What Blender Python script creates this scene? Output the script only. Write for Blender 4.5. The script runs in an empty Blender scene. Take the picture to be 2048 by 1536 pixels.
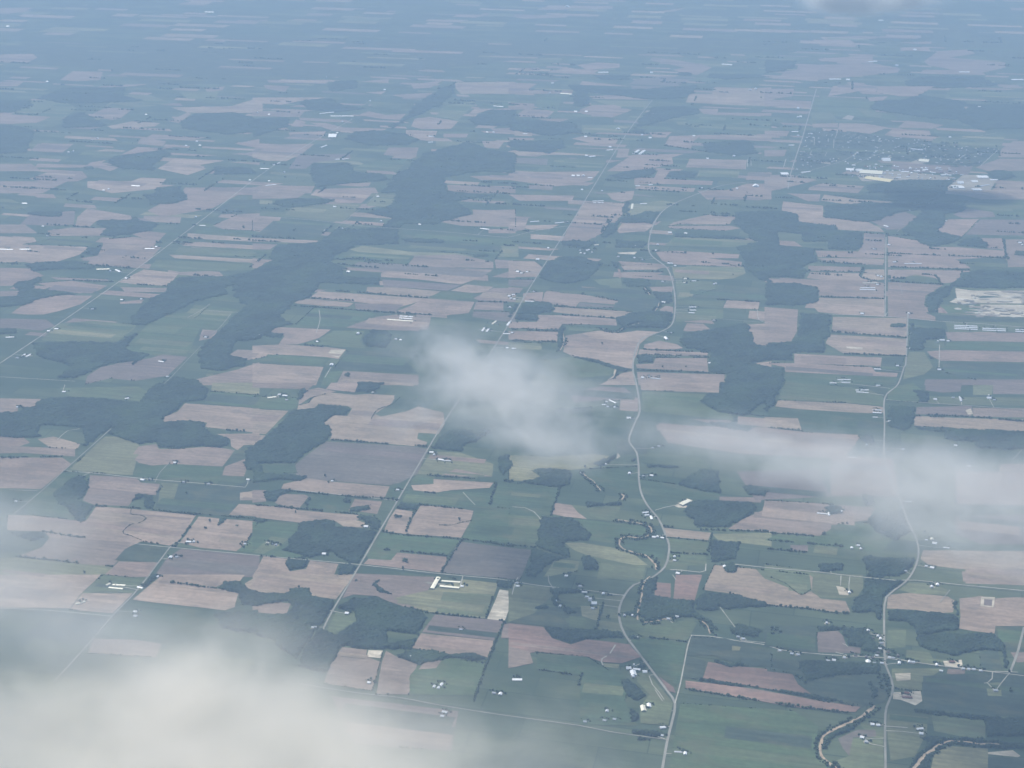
import bpy, bmesh, math, random
import numpy as np
from mathutils import Vector, geometry, noise as mn

random.seed(7); rng = np.random.default_rng(7)
R = math.radians
SC = bpy.context.scene
COL = SC.collection

# ------------------------------------------------------------------ camera, sky, sun, exposure
CAM_H = 5000.0; PITCH = R(22.5); FPX = 2958.0
cam_d = bpy.data.cameras.new('camera'); cam = bpy.data.objects.new('camera', cam_d); COL.objects.link(cam)
cam.location = (0, 0, CAM_H); cam.rotation_euler = (R(90) - PITCH, 0, 0)
cam_d.sensor_width = 36.0; cam_d.lens = FPX / 2048 * 36.0
cam_d.clip_start = 1.0; cam_d.clip_end = 300000.0
SC.camera = cam

SUN_EL = R(52); SUN_AZ = R(-28)          # azimuth from +Y (the view), negative = to the left
world = bpy.data.worlds.new('World'); SC.world = world; world.use_nodes = True
nt = world.node_tree; bg = nt.nodes['Background']
sky = nt.nodes.new('ShaderNodeTexSky'); sky.sky_type = 'NISHITA'; sky.sun_disc = False
sky.sun_elevation = SUN_EL; sky.sun_rotation = SUN_AZ; sky.altitude = 300
nt.links.new(sky.outputs[0], bg.inputs[0]); bg.inputs[1].default_value = 0.07
sun_d = bpy.data.lights.new('sun', 'SUN'); sun_d.energy = 4.4; sun_d.angle = R(0.5); sun_d.color = (1, .95, .865)
sun = bpy.data.objects.new('sun', sun_d); COL.objects.link(sun)
sv = Vector((math.sin(SUN_AZ) * math.cos(SUN_EL), math.cos(SUN_AZ) * math.cos(SUN_EL), math.sin(SUN_EL)))
sun.rotation_euler = sv.to_track_quat('Z', 'Y').to_euler(); sun.location = (0, 0, 9000)
vs = SC.view_settings; vs.view_transform = 'Standard'; vs.look = 'None'; vs.exposure = 0.33; vs.gamma = 1
SC.render.engine = 'CYCLES'
SC.cycles.volume_bounces = 4; SC.cycles.max_bounces = 6; SC.cycles.diffuse_bounces = 2
SC.cycles.volume_step_rate = 0.5; SC.cycles.volume_max_steps = 512

HAZE_DENSITY = 3.6e-5; HAZE_COLOR = (0.515, 0.73, 1.0)

# ------------------------------------------------------------------ picture survey -> ground
CP, SP = math.cos(PITCH), math.sin(PITCH)
def ray(px, py):
    u = (px - 1024) / FPX; v = (py - 768) / FPX
    return np.array([u, CP - v * SP, -SP - v * CP])
def G(px, py, z=0.0):
    d = ray(px, py); t = (z - CAM_H) / d[2]
    return (d[0] * t, d[1] * t)
def P(x, y, z=0.0):
    zc = y * CP + (CAM_H - z) * SP
    yc = (CAM_H - z) * CP - y * SP
    return 1024 + FPX * x / zc, 768 + FPX * yc / zc
def W3(px, py, h):
    x, y = G(px, py, h); return Vector((x, y, h))
GA = math.atan2(706.0, FPX * CP + 1228 * SP)       # bearing of the concession roads
RD = np.array([math.sin(GA), math.cos(GA)])        # along the roads
CD = np.array([math.cos(GA), -math.sin(GA)])       # across them

# ------------------------------------------------------------------ materials
def new_mat(name, rough=0.9):
    m = bpy.data.materials.new(name); m.use_nodes = True
    b = m.node_tree.nodes['Principled BSDF']; b.inputs['Roughness'].default_value = rough
    if 'Specular IOR Level' in b.inputs: b.inputs['Specular IOR Level'].default_value = 0.15
    return m, m.node_tree, b
def N(t, kind, **kw):
    n = t.nodes.new(kind)
    for k, v in kw.items(): setattr(n, k, v)
    return n
def grid_coords(t, sx, sy, off=0.0):
    """world position turned into the survey grid and scaled"""
    g = N(t, 'ShaderNodeNewGeometry'); mp = N(t, 'ShaderNodeMapping'); mp.vector_type = 'POINT'
    mp.inputs['Rotation'].default_value = (0, 0, GA); mp.inputs['Scale'].default_value = (1, 1, 1)
    t.links.new(g.outputs['Position'], mp.inputs['Vector'])
    m2 = N(t, 'ShaderNodeMapping'); m2.inputs['Scale'].default_value = (sx, sy, sx); m2.inputs['Location'].default_value = (off, off, 0)
    t.links.new(mp.outputs[0], m2.inputs['Vector'])
    return m2.outputs[0]
def noise_ramp(t, vec, scale, lo, hi, detail=3, a=0.3, b=0.7, rough=0.55):
    n = N(t, 'ShaderNodeTexNoise'); n.inputs['Scale'].default_value = scale; n.inputs['Detail'].default_value = detail
    n.inputs['Roughness'].default_value = rough
    t.links.new(vec, n.inputs['Vector'])
    r = N(t, 'ShaderNodeMapRange'); r.inputs[1].default_value = a; r.inputs[2].default_value = b
    r.inputs[3].default_value = lo; r.inputs[4].default_value = hi
    t.links.new(n.outputs['Fac'], r.inputs[0]); return r.outputs[0]
def mul(t, a, b):
    m = N(t, 'ShaderNodeMath', operation='MULTIPLY'); t.links.new(a, m.inputs[0])
    if isinstance(b, (int, float)): m.inputs[1].default_value = b
    else: t.links.new(b, m.inputs[1])
    return m.outputs[0]
def scale_col(t, col, fac):
    v = N(t, 'ShaderNodeVectorMath', operation='SCALE'); t.links.new(col, v.inputs[0]); t.links.new(fac, v.inputs['Scale']); return v.outputs[0]
def mixc(t, fac, a, b):
    m = N(t, 'ShaderNodeMix', data_type='RGBA')
    if isinstance(fac, float): m.inputs[0].default_value = fac
    else: t.links.new(fac, m.inputs[0])
    for s, v in ((6, a), (7, b)):
        if isinstance(v, tuple): m.inputs[s].default_value = (*v, 1)
        else: t.links.new(v, m.inputs[s])
    return m.outputs[2]

def field_material(name, tint, amt, furrow):
    m, t, b = new_mat(name)
    oi = N(t, 'ShaderNodeObjectInfo')
    big = noise_ramp(t, grid_coords(t, 1, 1.6), 1 / 380, .80, 1.18, detail=5)
    strk = noise_ramp(t, grid_coords(t, 1 / 700, 1 / 26, 3.0), 1.0, 1 - furrow, 1 + furrow, detail=4)
    fine = noise_ramp(t, grid_coords(t, 1, 1.3), 1 / 38, .84, 1.15, detail=4)
    c = scale_col(t, oi.outputs['Color'], mul(t, mul(t, big, strk), fine))
    patch = noise_ramp(t, grid_coords(t, 1 / 300, 1 / 130, 9.0), 1.0, 0.0, amt, detail=6, a=.5, b=.7, rough=.65)
    c = mixc(t, patch, c, tint)
    t.links.new(c, b.inputs['Base Color']); return m
M_SOIL = field_material('bare_soil', (.150, .122, .100), .75, .17)
M_CROP = field_material('green_crop', (.12, .118, .066), .75, .24)
M_SAND = field_material('pale_sand', (.22, .19, .14), .85, .25)

def ground_material():
    m, t, b = new_mat('pasture')
    bk = N(t, 'ShaderNodeTexBrick'); bk.offset = 0.37; bk.squash = 1
    bk.inputs['Color1'].default_value = (.052, .078, .050, 1); bk.inputs['Color2'].default_value = (.100, .120, .064, 1)
    bk.inputs['Mortar'].default_value = (.03, .05, .03, 1)
    bk.inputs['Scale'].default_value = 1.0; bk.inputs['Mortar Size'].default_value = 0.012; bk.inputs['Mortar Smooth'].default_value = .2
    bk.inputs['Brick Width'].default_value = 2.2; bk.inputs['Row Height'].default_value = 0.62; bk.inputs['Bias'].default_value = -.1
    t.links.new(grid_coords(t, 1 / 330, 1 / 330), bk.inputs['Vector'])
    f = mul(t, noise_ramp(t, grid_coords(t, 1, 1), 1 / 500, .78, 1.2), noise_ramp(t, grid_coords(t, 1 / 500, 1 / 30, 5), 1., .86, 1.14))
    c = scale_col(t, bk.outputs['Color'], f)
    wood = noise_ramp(t, grid_coords(t, 1 / 900, 1 / 330, 2), 1.0, 0, .75, detail=5, a=.5, b=.62)
    c = mixc(t, wood, c, (.036, .062, .036))
    t.links.new(c, b.inputs['Base Color']); return m
M_GROUND = ground_material()

def wood_material(name, c1, c2):
    m, t, b = new_mat(name)
    g = N(t, 'ShaderNodeNewGeometry')
    f = noise_ramp(t, g.outputs['Position'], 1 / 17, 0, 1, detail=2, a=.35, b=.65)
    f2 = noise_ramp(t, g.outputs['Position'], 1 / 190, .6, 1.4, detail=5)
    c = mixc(t, f, c1, c2); c = scale_col(t, c, f2)
    st = noise_ramp(t, g.outputs['Position'], 1 / 420, 0, .55, detail=5, a=.5, b=.66)
    c = mixc(t, st, c, (.048, .078, .036))
    t.links.new(c, b.inputs['Base Color']); return m
M_WOOD = wood_material('forest_canopy', (.012, .024, .024), (.036, .055, .038))
M_LEAF = wood_material('tree_foliage', (.024, .042, .026), (.062, .086, .044))
def flat_mat(name, col, rough=.8, var=.12, sc=1 / 30):
    m, t, b = new_mat(name, rough); g = N(t, 'ShaderNodeNewGeometry')
    f = noise_ramp(t, g.outputs['Position'], sc, 1 - var, 1 + var)
    rgb = N(t, 'ShaderNodeRGB'); rgb.outputs[0].default_value = (*col, 1)
    t.links.new(scale_col(t, rgb.outputs[0], f), b.inputs['Base Color']); return m
M_ROAD = flat_mat('worn_asphalt', (.27, .26, .225), var=.22, sc=1 / 120)
M_TRACK = flat_mat('pale_gravel', (.40, .385, .33), var=.28, sc=1 / 70)
M_RIVER = flat_mat('muddy_water', (.42, .32, .225), .35, .35, 1 / 40)
M_BARK = flat_mat('bark', (.09, .07, .05))
M_DOOR = flat_mat('door_grey', (.16, .16, .16))
M_WALLS = {'white': flat_mat('white_siding', (.72, .72, .70)), 'cream': flat_mat('cream_siding', (.62, .58, .46)),
           'grey': flat_mat('grey_siding', (.45, .46, .47)), 'red': flat_mat('red_brick', (.30, .13, .09)), 'brown': flat_mat('brown_siding', (.2, .14, .1))}
M_ROOFS = {'white': flat_mat('white_metal_roof', (.86, .87, .88), .5, .04), 'cream': flat_mat('cream_metal_roof', (.80, .76, .60), .5, .04),
           'grey': flat_mat('grey_metal_roof', (.52, .54, .57), .5), 'dark': flat_mat('dark_shingle_roof', (.16, .15, .15)),
           'yellow': flat_mat('yellow_metal_roof', (.80, .68, .36), .5, .05), 'red': flat_mat('red_brown_roof', (.22, .10, .08))}

for k_ in ('white', 'cream', 'yellow', 'grey'):
    b_ = M_ROOFS[k_].node_tree.nodes['Principled BSDF']; b_.inputs['Metallic'].default_value = .1; b_.inputs['Roughness'].default_value = .5; b_.inputs['Specular IOR Level'].default_value = .6
# ------------------------------------------------------------------ objects
def link(name, me, mat=None, parent=None):
    if mat: me.materials.append(mat)
    o = bpy.data.objects.new(name, me); COL.objects.link(o)
    if parent is not None: o.parent = parent
    return o
def np_mesh(name, V, F):
    me = bpy.data.meshes.new(name)
    V = np.asarray(V, np.float32); F = np.asarray(F, np.int32)
    k = F.shape[1]
    me.vertices.add(len(V)); me.vertices.foreach_set('co', V.ravel())
    me.loops.add(F.size); me.loops.foreach_set('vertex_index', F.ravel())
    me.polygons.add(len(F)); me.polygons.foreach_set('loop_start', np.arange(0, F.size, k, dtype=np.int32))
    try: me.polygons.foreach_set('loop_total', np.full(len(F), k, np.int32))
    except Exception: pass
    me.update(calc_edges=True); me.validate(); return me

ANCH = [((895, 1168), 'the U-shaped white barns'), ((1766, 1316), 'the riverside village'), ((1700, 300), 'the town streets'),
        ((1980, 600), 'the pale quarry'), ((800, 637), 'the three parallel long barns'), ((1368, 1005), 'the lone cream barn'),
        ((1940, 662), 'the twin rows of long barns'), ((720, 1130), 'the straight road crossroads'), ((1160, 490), 'the hamlet by the creek'),
        ((1350, 1407), 'the fork of the winding road'), ((340, 1095), 'the left-hand crossroads'), ((1190, 1190), 'the roadside hamlet'),
        ((1980, 335 + 30), 'the fenced factory yard'), ((1890, 340), 'the yellow roofed works'), ((560, 790), 'the cream roofed farm'), ((230, 550), 'the farm on the long diagonal road'),
        ((685, 447), 'the hazy diagonal crossroads'), ((1225, 810), 'the farm behind the middle cloud'), ((1360, 620), 'the bend of the winding road'), ((1745, 585), 'the barns beside the right-hand road'),
        ((1790, 810), 'the farms on the right-hand road'), ((1660, 1025), 'the white barn under the cloud band'), ((1830, 1090), 'the farm on the clouded road'), ((1340, 300), 'the twin slanted barns'),
        ((680, 230), 'the far diagonal road end'), ((400, 290), 'the far left farms'), ((875, 275), 'the far twin barns'), ((1660, 160), 'the farthest white sheds'), ((270, 370), 'the barn on the pale field'), ((1010, 595), 'the farm on the straight road'),
        ((460, 640), 'the roadside plots in the long wood'), ((290, 960), 'the farm on the left lane'), ((1820, 1390), 'the sandy yard by the river'), ((730, 1225), 'the farm between two woods'), ((880, 1375), 'the farm in the lower green field'), ((1920, 1450), 'the farm above the river loop')]
ORD = ['nearest', 'second nearest', 'third nearest', 'fourth nearest', 'fifth nearest', 'sixth nearest', 'seventh nearest', 'eighth nearest', 'ninth nearest', 'tenth nearest', 'eleventh nearest', 'twelfth nearest']
PEND = []
def want_label(o, look, px, py): PEND.append((o, look, px, py))
def settle_labels():
    groups = {}
    for o, look, px, py in PEND:
        a = min(ANCH, key=lambda q: (q[0][0] - px) ** 2 + (q[0][1] - py) ** 2)
        dx, dy = px - a[0][0], py - a[0][1]
        if math.hypot(dx, dy) < 5: d = 'at'
        elif abs(dx) > abs(dy): d = 'right of' if dx > 0 else 'left of'
        else: d = 'below' if dy > 0 else 'above'
        groups.setdefault((look, a[1], d), []).append((math.hypot(dx, dy), o))
    for (look, an, d), L in groups.items():
        L.sort(key=lambda q: q[0])
        for i, (_, o) in enumerate(L):
            k = ORD[i] if i < len(ORD) else 'number %d outward' % (i + 1)
            o['label'] = ('%s %s %s' % (look, d, an)) if len(L) == 1 else ('%s, %s %s %s' % (look, k, d, an))

# ------------------------------------------------------------------ survey data
# lines: "@ ox oy" starts a tile read at 4x; then  code points...   codes: t u d r s g l b y = fields, w woods (one upper-right diagonal stands in for a cloud shadow), X clearing, v scattered town trees,
# H hedge, c building  "c colour w  x,y x,y"
DATA = r'''
@ 0 0
b 0,380 1000,350 2048,300 3000,330 4096,320 5000,330 6144,340 7000,250 8192,300 8192,380 7000,330 6100,420 4800,440 4100,480 3000,600 2048,650 1200,690 900,560 0,420
t 0,90 250,60 300,80 60,110
t 520,60 700,35 690,80 560,75
l 0,190 180,185 160,210 0,240
t 0,470 260,430 300,460 220,500 0,500
t 4200,40 4900,50 4900,70 4300,80
t 5200,100 5500,60 5400,90 5200,110
t 4100,130 4700,110 4800,130 4200,150
t 3400,110 3900,120 3800,140 3400,125
t 1900,155 2140,160 2140,172 1900,172
t 6560,300 7060,280 7000,310 6600,320
t 6550,355 6850,345 6850,370 6560,365
t 7200,340 7800,320 7800,350 7300,350
l 6700,260 7080,260 7080,300 6800,285
t 580,570 820,575 800,640 620,650 480,640
t 0,650 190,655 140,690 0,690
t 1640,710 1800,690 1780,720 1660,740
l 300,800 500,800 620,870 480,960 100,990 0,1000 0,930
t 0,920 200,900 420,930 300,980 90,990 0,960
t 700,930 830,870 1050,880 960,950 900,960
u 860,1010 1060,970 1280,985 1240,1010 900,1030
u 1370,860 1850,850 2048,780 2100,790 2100,905 1500,900
t 1350,970 1500,900 1530,910 1430,985
l 950,760 1200,760 1380,830 1100,860 900,830 800,880
g 1050,890 1400,910 1340,980 1000,940
t 1170,1100 1220,1075 1660,1100 1560,1115 1200,1115
t 250,1200 300,1150 590,1150 500,1220 270,1210
u 760,1210 850,1190 1010,1205 980,1215
t 940,1250 1100,1175 1300,1185 1400,1150 1380,1180 1060,1240
t 1130,1100 1330,1130 1300,1170 1100,1150
u 1260,1350 1400,1265 1800,1285 1600,1320 1650,1350 1500,1400
t 720,1300 850,1280 800,1310 950,1340 880,1370 780,1340 280,1340 300,1310 700,1320
t 230,1430 400,1370 660,1370 700,1420 620,1450 350,1460
t 0,1450 540,1450 340,1536 0,1536
t 0,1320 250,1310 330,1370 0,1370
u 700,1450 1050,1450 1130,1420 1330,1430 1260,1510 900,1536 700,1500
t 1480,1500 2048,1500 2048,1560 1440,1560
l 1440,740 1750,730 1720,800 1500,790
t 720,720 1150,680 1180,670 800,690
t 1880,1150 2048,1110 2048,1190
t 1940,1230 2048,1200 2048,1270
t 1820,1295 2048,1300 2048,1320
w 850,1290 900,1250 1300,1200 1380,1230 1240,1310 1240,1370 950,1350
w 0,1020 100,1000 300,1050 250,1150 230,1220 100,1230 0,1280
w 1430,980 1560,910 1900,900 2048,960 2048,1060 1800,1080 1450,1030
w 500,950 640,890 720,920 860,1000 850,1010 500,1030
w 300,790 500,700 1000,700 1000,770 1160,800 1050,820 500,830
w 0,830 260,800 280,840 120,900 0,910
w 1240,1500 1450,1490 1440,1560 1220,1560
w 660,1335 750,1330 740,1360 660,1355
w 1700,1330 2000,1340 2048,1390 1700,1400
c white 14 1060,1487 1115,1490
c white 14 830,1525
c white 12 870,1515
c white 14 1170,918
c white 14 1600,1165
c white 12 1490,1168
c white 12 1575,1133
c white 14 780,1108
c grey 12 735,1125
c white 14 380,655
c white 14 2000,1443
c white 12 585,1212
c white 12 550,1220
c white 12 1650,98 1700,98
c white 14 65,213
@ 512 0
t 90,640 600,640 560,670 100,660
t 60,680 270,690 230,735 80,710
t 820,655 1060,630 1060,665
t 1240,680 1500,640 1400,700 1260,710
u 1590,660 2048,655 2048,750 1640,750 1600,710
t 870,740 1040,730 1000,755
t 1080,760 1450,740 1380,780 1200,785
u 0,780 400,780 570,780 340,810 200,840 0,820
t 0,890 390,890 350,935 0,930
t 820,920 900,890 1040,920 1200,910 1150,960 1000,950
t 280,1010 320,955 400,975 370,1015
t 430,980 560,985 700,1020 1050,1030 1000,1050 620,1050
u 1240,1010 1270,950 1390,935 1620,970 1560,1030 1330,1035
u 1200,1080 1200,1040 1450,1050 1430,1100 1300,1110
t 1500,1070 1700,1070 1680,1100 1500,1100
u 1810,1130 1990,1130 1940,1190 1830,1180
t 260,1060 560,1050 520,1110 280,1100
t 30,1160 470,1150 330,1260 0,1240 0,1200
u 0,1230 320,1250 240,1290 80,1285 0,1260
d 340,1240 750,1230 760,1270 460,1300 400,1350 260,1350
t 1020,1240 1060,1180 1300,1180 1280,1260
g 740,1360 860,1310 1190,1320 1120,1370
g 960,1280 1260,1270 1190,1310 900,1310
g 620,900 900,830 900,880 760,920
l 1440,930 1500,850 1800,800 1700,880 1620,960
l 1440,1130 1780,1130 1600,1170 1440,1170
g 1700,760 2048,760 2048,860 1800,880
w 760,1060 950,1040 1200,1070 1330,1120 1220,1160 900,1170 700,1110
w 1170,960 1230,880 1350,780 1480,700 1590,680 1600,740 1480,840 1240,950 1080,1040 1060,1000
w 440,1310 740,1300 800,1380 1020,1390 1080,1440 740,1470 480,1500 430,1400
w 1200,1360 1330,1230 1700,1130 1850,1190 2048,1230 2048,1390 1820,1370 1520,1420 1530,1536 1000,1536 1080,1440 1130,1380
w 1690,960 1850,880 2048,880 2048,1010 1760,1000
w 380,800 600,790 700,840 900,870 660,900 420,880 340,830
w 620,650 800,640 820,700 600,740 560,700
w 0,950 260,940 280,1010 0,1100
w 2000,1140 2100,1120 2080,1180
u 1080,1440 1120,1420 1790,1460 1770,1480 1400,1460
t 1710,1410 2048,1400 2048,1440 1800,1440
t 1530,1480 2048,1490 2048,1536 1540,1536
t 530,1510 950,1500 980,1536 560,1536
t 760,1470 920,1460 900,1490 760,1490
t 80,1480 470,1490 440,1536 0,1536 0,1500
t 1990,1220 2100,1190 2100,1230
u 1700,910 1750,870 1900,870 1760,910
t 1880,1030 2048,1020 2048,1060 1900,1050
c white 14 520,910 610,900
c white 14 615,930 760,930
c white 25 605,1092 622,1092
c white 14 650,1065
c white 14 520,1180 560,1165
c white 14 690,975
c white 14 1385,1092 1425,1092
c white 12 1380,1140 1410,1138
c white 14 1850,1060
c white 12 1900,1060
c white 14 910,810
c white 10 645,1277 730,1272
c white 10 140,1320 185,1305
c white 10 40,1350 95,1351
c white 14 105,1450
c white 10 85,1485 155,1478
c white 12 225,1380
c white 14 105,918
c white 12 10,903
c white 12 1910,850 1970,855
c white 12 1030,720
c grey 12 560,620
@ 1024 0
t 280,580 440,540 500,550 700,560 650,590
t 520,520 680,500 860,510 860,540 600,560
t 1130,460 1300,480 1500,510 1600,540 1480,600 1280,560 1380,540 1100,480
t 0,660 200,670 120,720 490,725 480,750 0,750
t 540,680 940,690 560,650
d 940,670 1000,630 1200,610 1480,620 1300,690 1180,720 960,710
t 40,550 220,540 220,570 60,570
w 430,680 700,690 920,720 1480,680 1470,740 1370,790 1120,800 610,740 620,830 560,860 480,850 500,740
w 650,600 960,600 940,640 700,640
w 1330,580 1450,580 1430,610 1320,600
w 1560,590 1960,590 2048,620 1700,640 1560,620
t 620,770 800,760 1110,800 650,790
l 640,800 1110,810 1050,880 800,850
g 200,780 400,770 360,900 200,860
u 1620,700 1780,710 2048,700 2048,850 1780,840 1390,820 1420,750 1600,750
t 540,880 640,840 820,840 960,880 800,940 560,910
t 50,910 110,870 340,890 280,940 60,935
t 0,820 180,830 170,870 0,880
t 200,950 460,950 360,990
l 560,1000 840,1000 900,1060 560,1060
w 0,960 180,960 500,980 560,1060 300,1090 0,1040
w 1120,860 1340,850 1500,870 1520,910 1390,930 1000,1020 1100,1060 960,1060 1000,960
g 1400,930 2048,930 2048,1040 1500,1060 1390,1000
t 1490,870 1650,870 1640,920 1530,910
t 1640,900 2048,905 2048,925 1640,920
t 1100,1060 1280,1055 1230,1100 1130,1100
t 1220,1160 1260,1090 1520,1080 1450,1130 1430,1190
t 1500,1080 2048,1080 2048,1130 1500,1110
w 1500,1150 1900,1120 1980,1230 1780,1250 1560,1220
u 480,1110 560,1090 850,1110 830,1150 660,1150
u 20,1040 160,1050 160,1090 20,1085
t 0,1100 180,1105 170,1120 0,1118
w 0,1130 420,1120 440,1180 300,1230 0,1200
u 0,1210 400,1220 800,1250 480,1240 0,1240
t 460,1180 940,1190 920,1260 830,1260 850,1200
g 300,1290 580,1260 760,1270 740,1330 720,1370 320,1360
d 0,1260 290,1270 280,1320 0,1300
t 760,1370 960,1240 1380,1230 1280,1260 1290,1310 1100,1350 900,1370
w 780,1400 900,1370 1150,1350 1130,1410 980,1430 850,1440
t 1390,1340 1420,1270 1880,1280 1870,1355 1500,1340
l 1480,1410 1500,1360 1820,1370 1810,1420
w 1220,1420 1270,1370 1480,1370 1470,1430
t 1140,1420 1170,1360 1270,1360 1220,1430 1610,1450 1600,1480 1130,1470 980,1480 980,1420
t 1870,1440 1890,1380 2048,1380 2048,1440
t 1640,1536 1880,1470 2048,1470 2048,1536
t 0,1380 700,1370 640,1440 480,1480 340,1490 0,1440
t 140,1480 330,1480 320,1520 130,1510
H 0,1495 130,1500
H 1220,1165 1560,1215
s 1070,885 1180,880 1140,900 1080,905
c white 14 975,1230 1010,1205
c white 14 1020,1235 1055,1208
c white 18 490,1408
c white 18 530,1408
c white 18 570,1408
c white 12 610,1423 640,1423
c white 14 595,1247
c white 16 620,1255 660,1250
c white 14 785,1177
c white 12 760,1203 800,1200
c white 18 848,1033
c white 14 90,1072 120,1072
c white 14 590,1095
c white 14 510,895
c white 14 595,895
c cream 14 400,750 470,755
c white 12 300,745
c white 12 700,580 760,580
c white 16 1105,1105
c white 12 1040,1082
c white 14 1455,1090
c white 12 1085,915 1140,915
c white 14 1565,1270
c white 14 1775,1250
c white 12 990,1488 1020,1488
c white 14 1095,1480 1120,1478
c white 14 1800,1510
c white 20 1950,1490
c white 12 1520,1508
c white 12 1950,713
c white 12 1905,722
c white 12 560,1520
c white 12 720,1530
c grey 12 325,668
c white 12 1690,515 1750,520
c white 12 1115,583
c white 14 440,55
@ 1536 0
t 400,470 700,450 840,440 840,510 420,490
t 240,520 860,510 1060,550 1040,580 940,590 400,640 100,610 130,570 230,560
t 1060,380 1280,375 1300,410 1150,400 1060,410
t 1360,410 1600,395 1660,430 1450,460 1900,500 1900,540 1720,580 1740,600 1220,590 1240,560 1480,560 1280,520 1250,490
t 430,320 640,310 700,350 430,360
t 1540,345 1650,320 1660,345
t 0,600 400,620 400,650 0,620
t 0,710 210,710 200,770 0,800
t 120,800 350,810 340,860 0,850 0,800
t 480,770 520,690 700,670 880,690 860,740 720,730
t 880,690 1330,690 1200,770 1050,770 870,740
t 800,780 960,770 900,820 810,810
t 350,990 560,985 560,1020 360,1020
t 570,985 780,990 960,1020 820,1070 560,1040
t 1040,1020 1100,965 1270,980 1410,1000 1310,1030
t 930,1080 1000,1030 1290,1045 1320,1120 1100,1100
t 0,1045 170,1050 150,1090 0,1090
t 0,1200 150,1200 130,1250 0,1250
t 1830,675 2000,680 2010,695 1850,695
w 1080,650 1240,610 1700,610 1850,680 1700,700 1300,710 1230,760 1500,800 1600,820 1560,900 1500,960 1300,950 800,880 850,810 1050,800 1180,770 1330,690 1100,690
w 1600,830 2048,850 2048,1000 1700,1040 1500,960
w 0,480 230,490 240,540 130,570 0,590
b 1340,200 2048,220 2048,560 1900,500 1660,430 1600,390 1300,370
g 360,790 860,810 860,900 1000,920 1040,950 560,930 350,880
l 340,900 500,900 560,960 350,960
l 1430,740 1800,730 2048,760 2048,800 1700,790 1420,790
l 690,860 920,910 900,940 800,930
s 590,950 640,920 690,930 670,960
b 200,1380 240,1250 300,1040 560,1050 760,1070 930,1090 1300,1130 1500,1160 1850,1190 1700,1330 1500,1340 1100,1280 600,1290 440,1330
v 200,1370 240,1250 300,1040 560,1050 760,1070 930,1090 1300,1130 1850,1190 1700,1330 1500,1340 1100,1280 600,1290 440,1330
l 1350,1100 1620,1090 1900,1090 1860,1190 1600,1180 1300,1140
s 700,1390 800,1370 1100,1370 1500,1420 1400,1440 1000,1450 750,1450
d 1000,1310 1400,1320 1640,1330 1600,1400 1100,1370 980,1350
s 1420,1510 1560,1400 1680,1400 1830,1440 1760,1540 1560,1560 1420,1540
s 900,1300 980,1280 1000,1300
s 1130,1300 1200,1275 1280,1300 1200,1310
s 420,1295 500,1300 500,1315 430,1308
g 200,1420 440,1370 700,1400 740,1450 450,1440 300,1460
t 0,1400 180,1400 400,1440 200,1490 0,1530
t 330,1500 430,1465 770,1490 720,1536 320,1520
w 800,1480 1080,1440 1500,1440 1420,1536 780,1536
t 1840,1260 1870,1190 1960,1130 2048,1130 2048,1260
t 1660,1340 1850,1270 2048,1280 2048,1340 1760,1370
w 1740,1380 1800,1360 1950,1370 1990,1420 1840,1450
t 1780,1536 1830,1470 2048,1450 2048,1536
c cream 42 750,1375 900,1385
c yellow 36 800,1425 970,1450
c white 25 630,1358 680,1360
c white 20 710,1367 745,1367
c white 25 925,1283 960,1283
c cream 30 1215,1285 1280,1290
c grey 15 1150,1195 1230,1203
c white 18 1240,1358 1275,1358
c white 25 110,1393 155,1393
c white 25 1680,1418 1750,1418
c white 18 1780,1440 1830,1440
c white 20 1630,1452 1670,1452
c white 20 1520,1465 1555,1465
c white 30 1480,1500 1555,1500
c white 20 1640,1520 1700,1520
c grey 14 1700,1490 1760,1480
c white 16 1070,1375 1120,1375
c white 14 1140,1350
c white 12 170,1163 205,1163
c white 12 195,1055 235,1055
c grey 12 240,1088
c white 14 270,1380 330,1375
c white 14 500,635 570,635
c white 16 640,640
c white 14 1540,578 1600,578
c white 18 1960,640 2030,640
c white 12 240,867
c white 12 240,940
c white 12 260,935
c white 12 810,495 860,492
c grey 12 1030,528
c white 12 1175,402
c white 12 890,165 915,165
c white 12 1690,860
c white 12 715,1228
c white 12 1455,1100
c white 12 1300,1430
c white 12 1170,1370 1210,1370
c white 12 1390,1400 1460,1402
@ 0 384
u 380,310 560,285 850,290 800,350 400,350
t 620,200 700,130 1050,190 1040,220 770,230 720,275 600,275
t 1480,-30 1990,-20 1830,60 1700,130 1300,200 1180,150 1280,95 1420,90 1500,50
t 1150,190 1450,200 1440,250 1230,240 1150,210
t 230,10 430,20 450,50 300,45
d 240,180 600,150 590,260 420,270 160,260
t 0,260 200,260 300,330 0,330
u 0,300 370,370 400,380 180,420 700,440 640,500 480,550 340,590 200,560 0,590
g 270,360 820,360 720,430 300,410
t 830,380 1060,360 1280,380 1230,430 1290,440 1180,560 1060,610 800,570 640,530 780,510 820,440
t 1060,340 1150,310 1330,330 1280,380 1150,370
t 0,590 250,610 290,640 350,670 200,720 90,750 0,765
t 300,730 560,710 860,750 780,790 640,810 480,790
t 190,900 300,840 550,825 740,830 640,900 480,950 350,980 200,980 90,970
t 0,830 160,790 130,830 0,895
d 0,980 370,1020 440,1070 330,1110 140,1090 0,1080
t 400,680 870,700 860,715 450,700
u 950,720 1150,620 1430,650 1350,750 1100,740
t 1430,650 1780,655 1750,670 1440,665
u 1500,330 2048,370 2048,400 1500,370
u 1440,410 1600,400 2048,430 2048,460 1470,430
u 1350,500 2048,540 2048,570 1400,530
t 960,760 1340,770 1320,800 1000,800
g 1570,300 1800,300 2040,320 2040,350 1560,330
g 1430,440 2048,470 2048,520 1400,500
g 1250,540 2048,580 2048,620 1440,640 1200,600
t 1700,270 1900,180 2048,160 2048,310 1800,300
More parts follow.
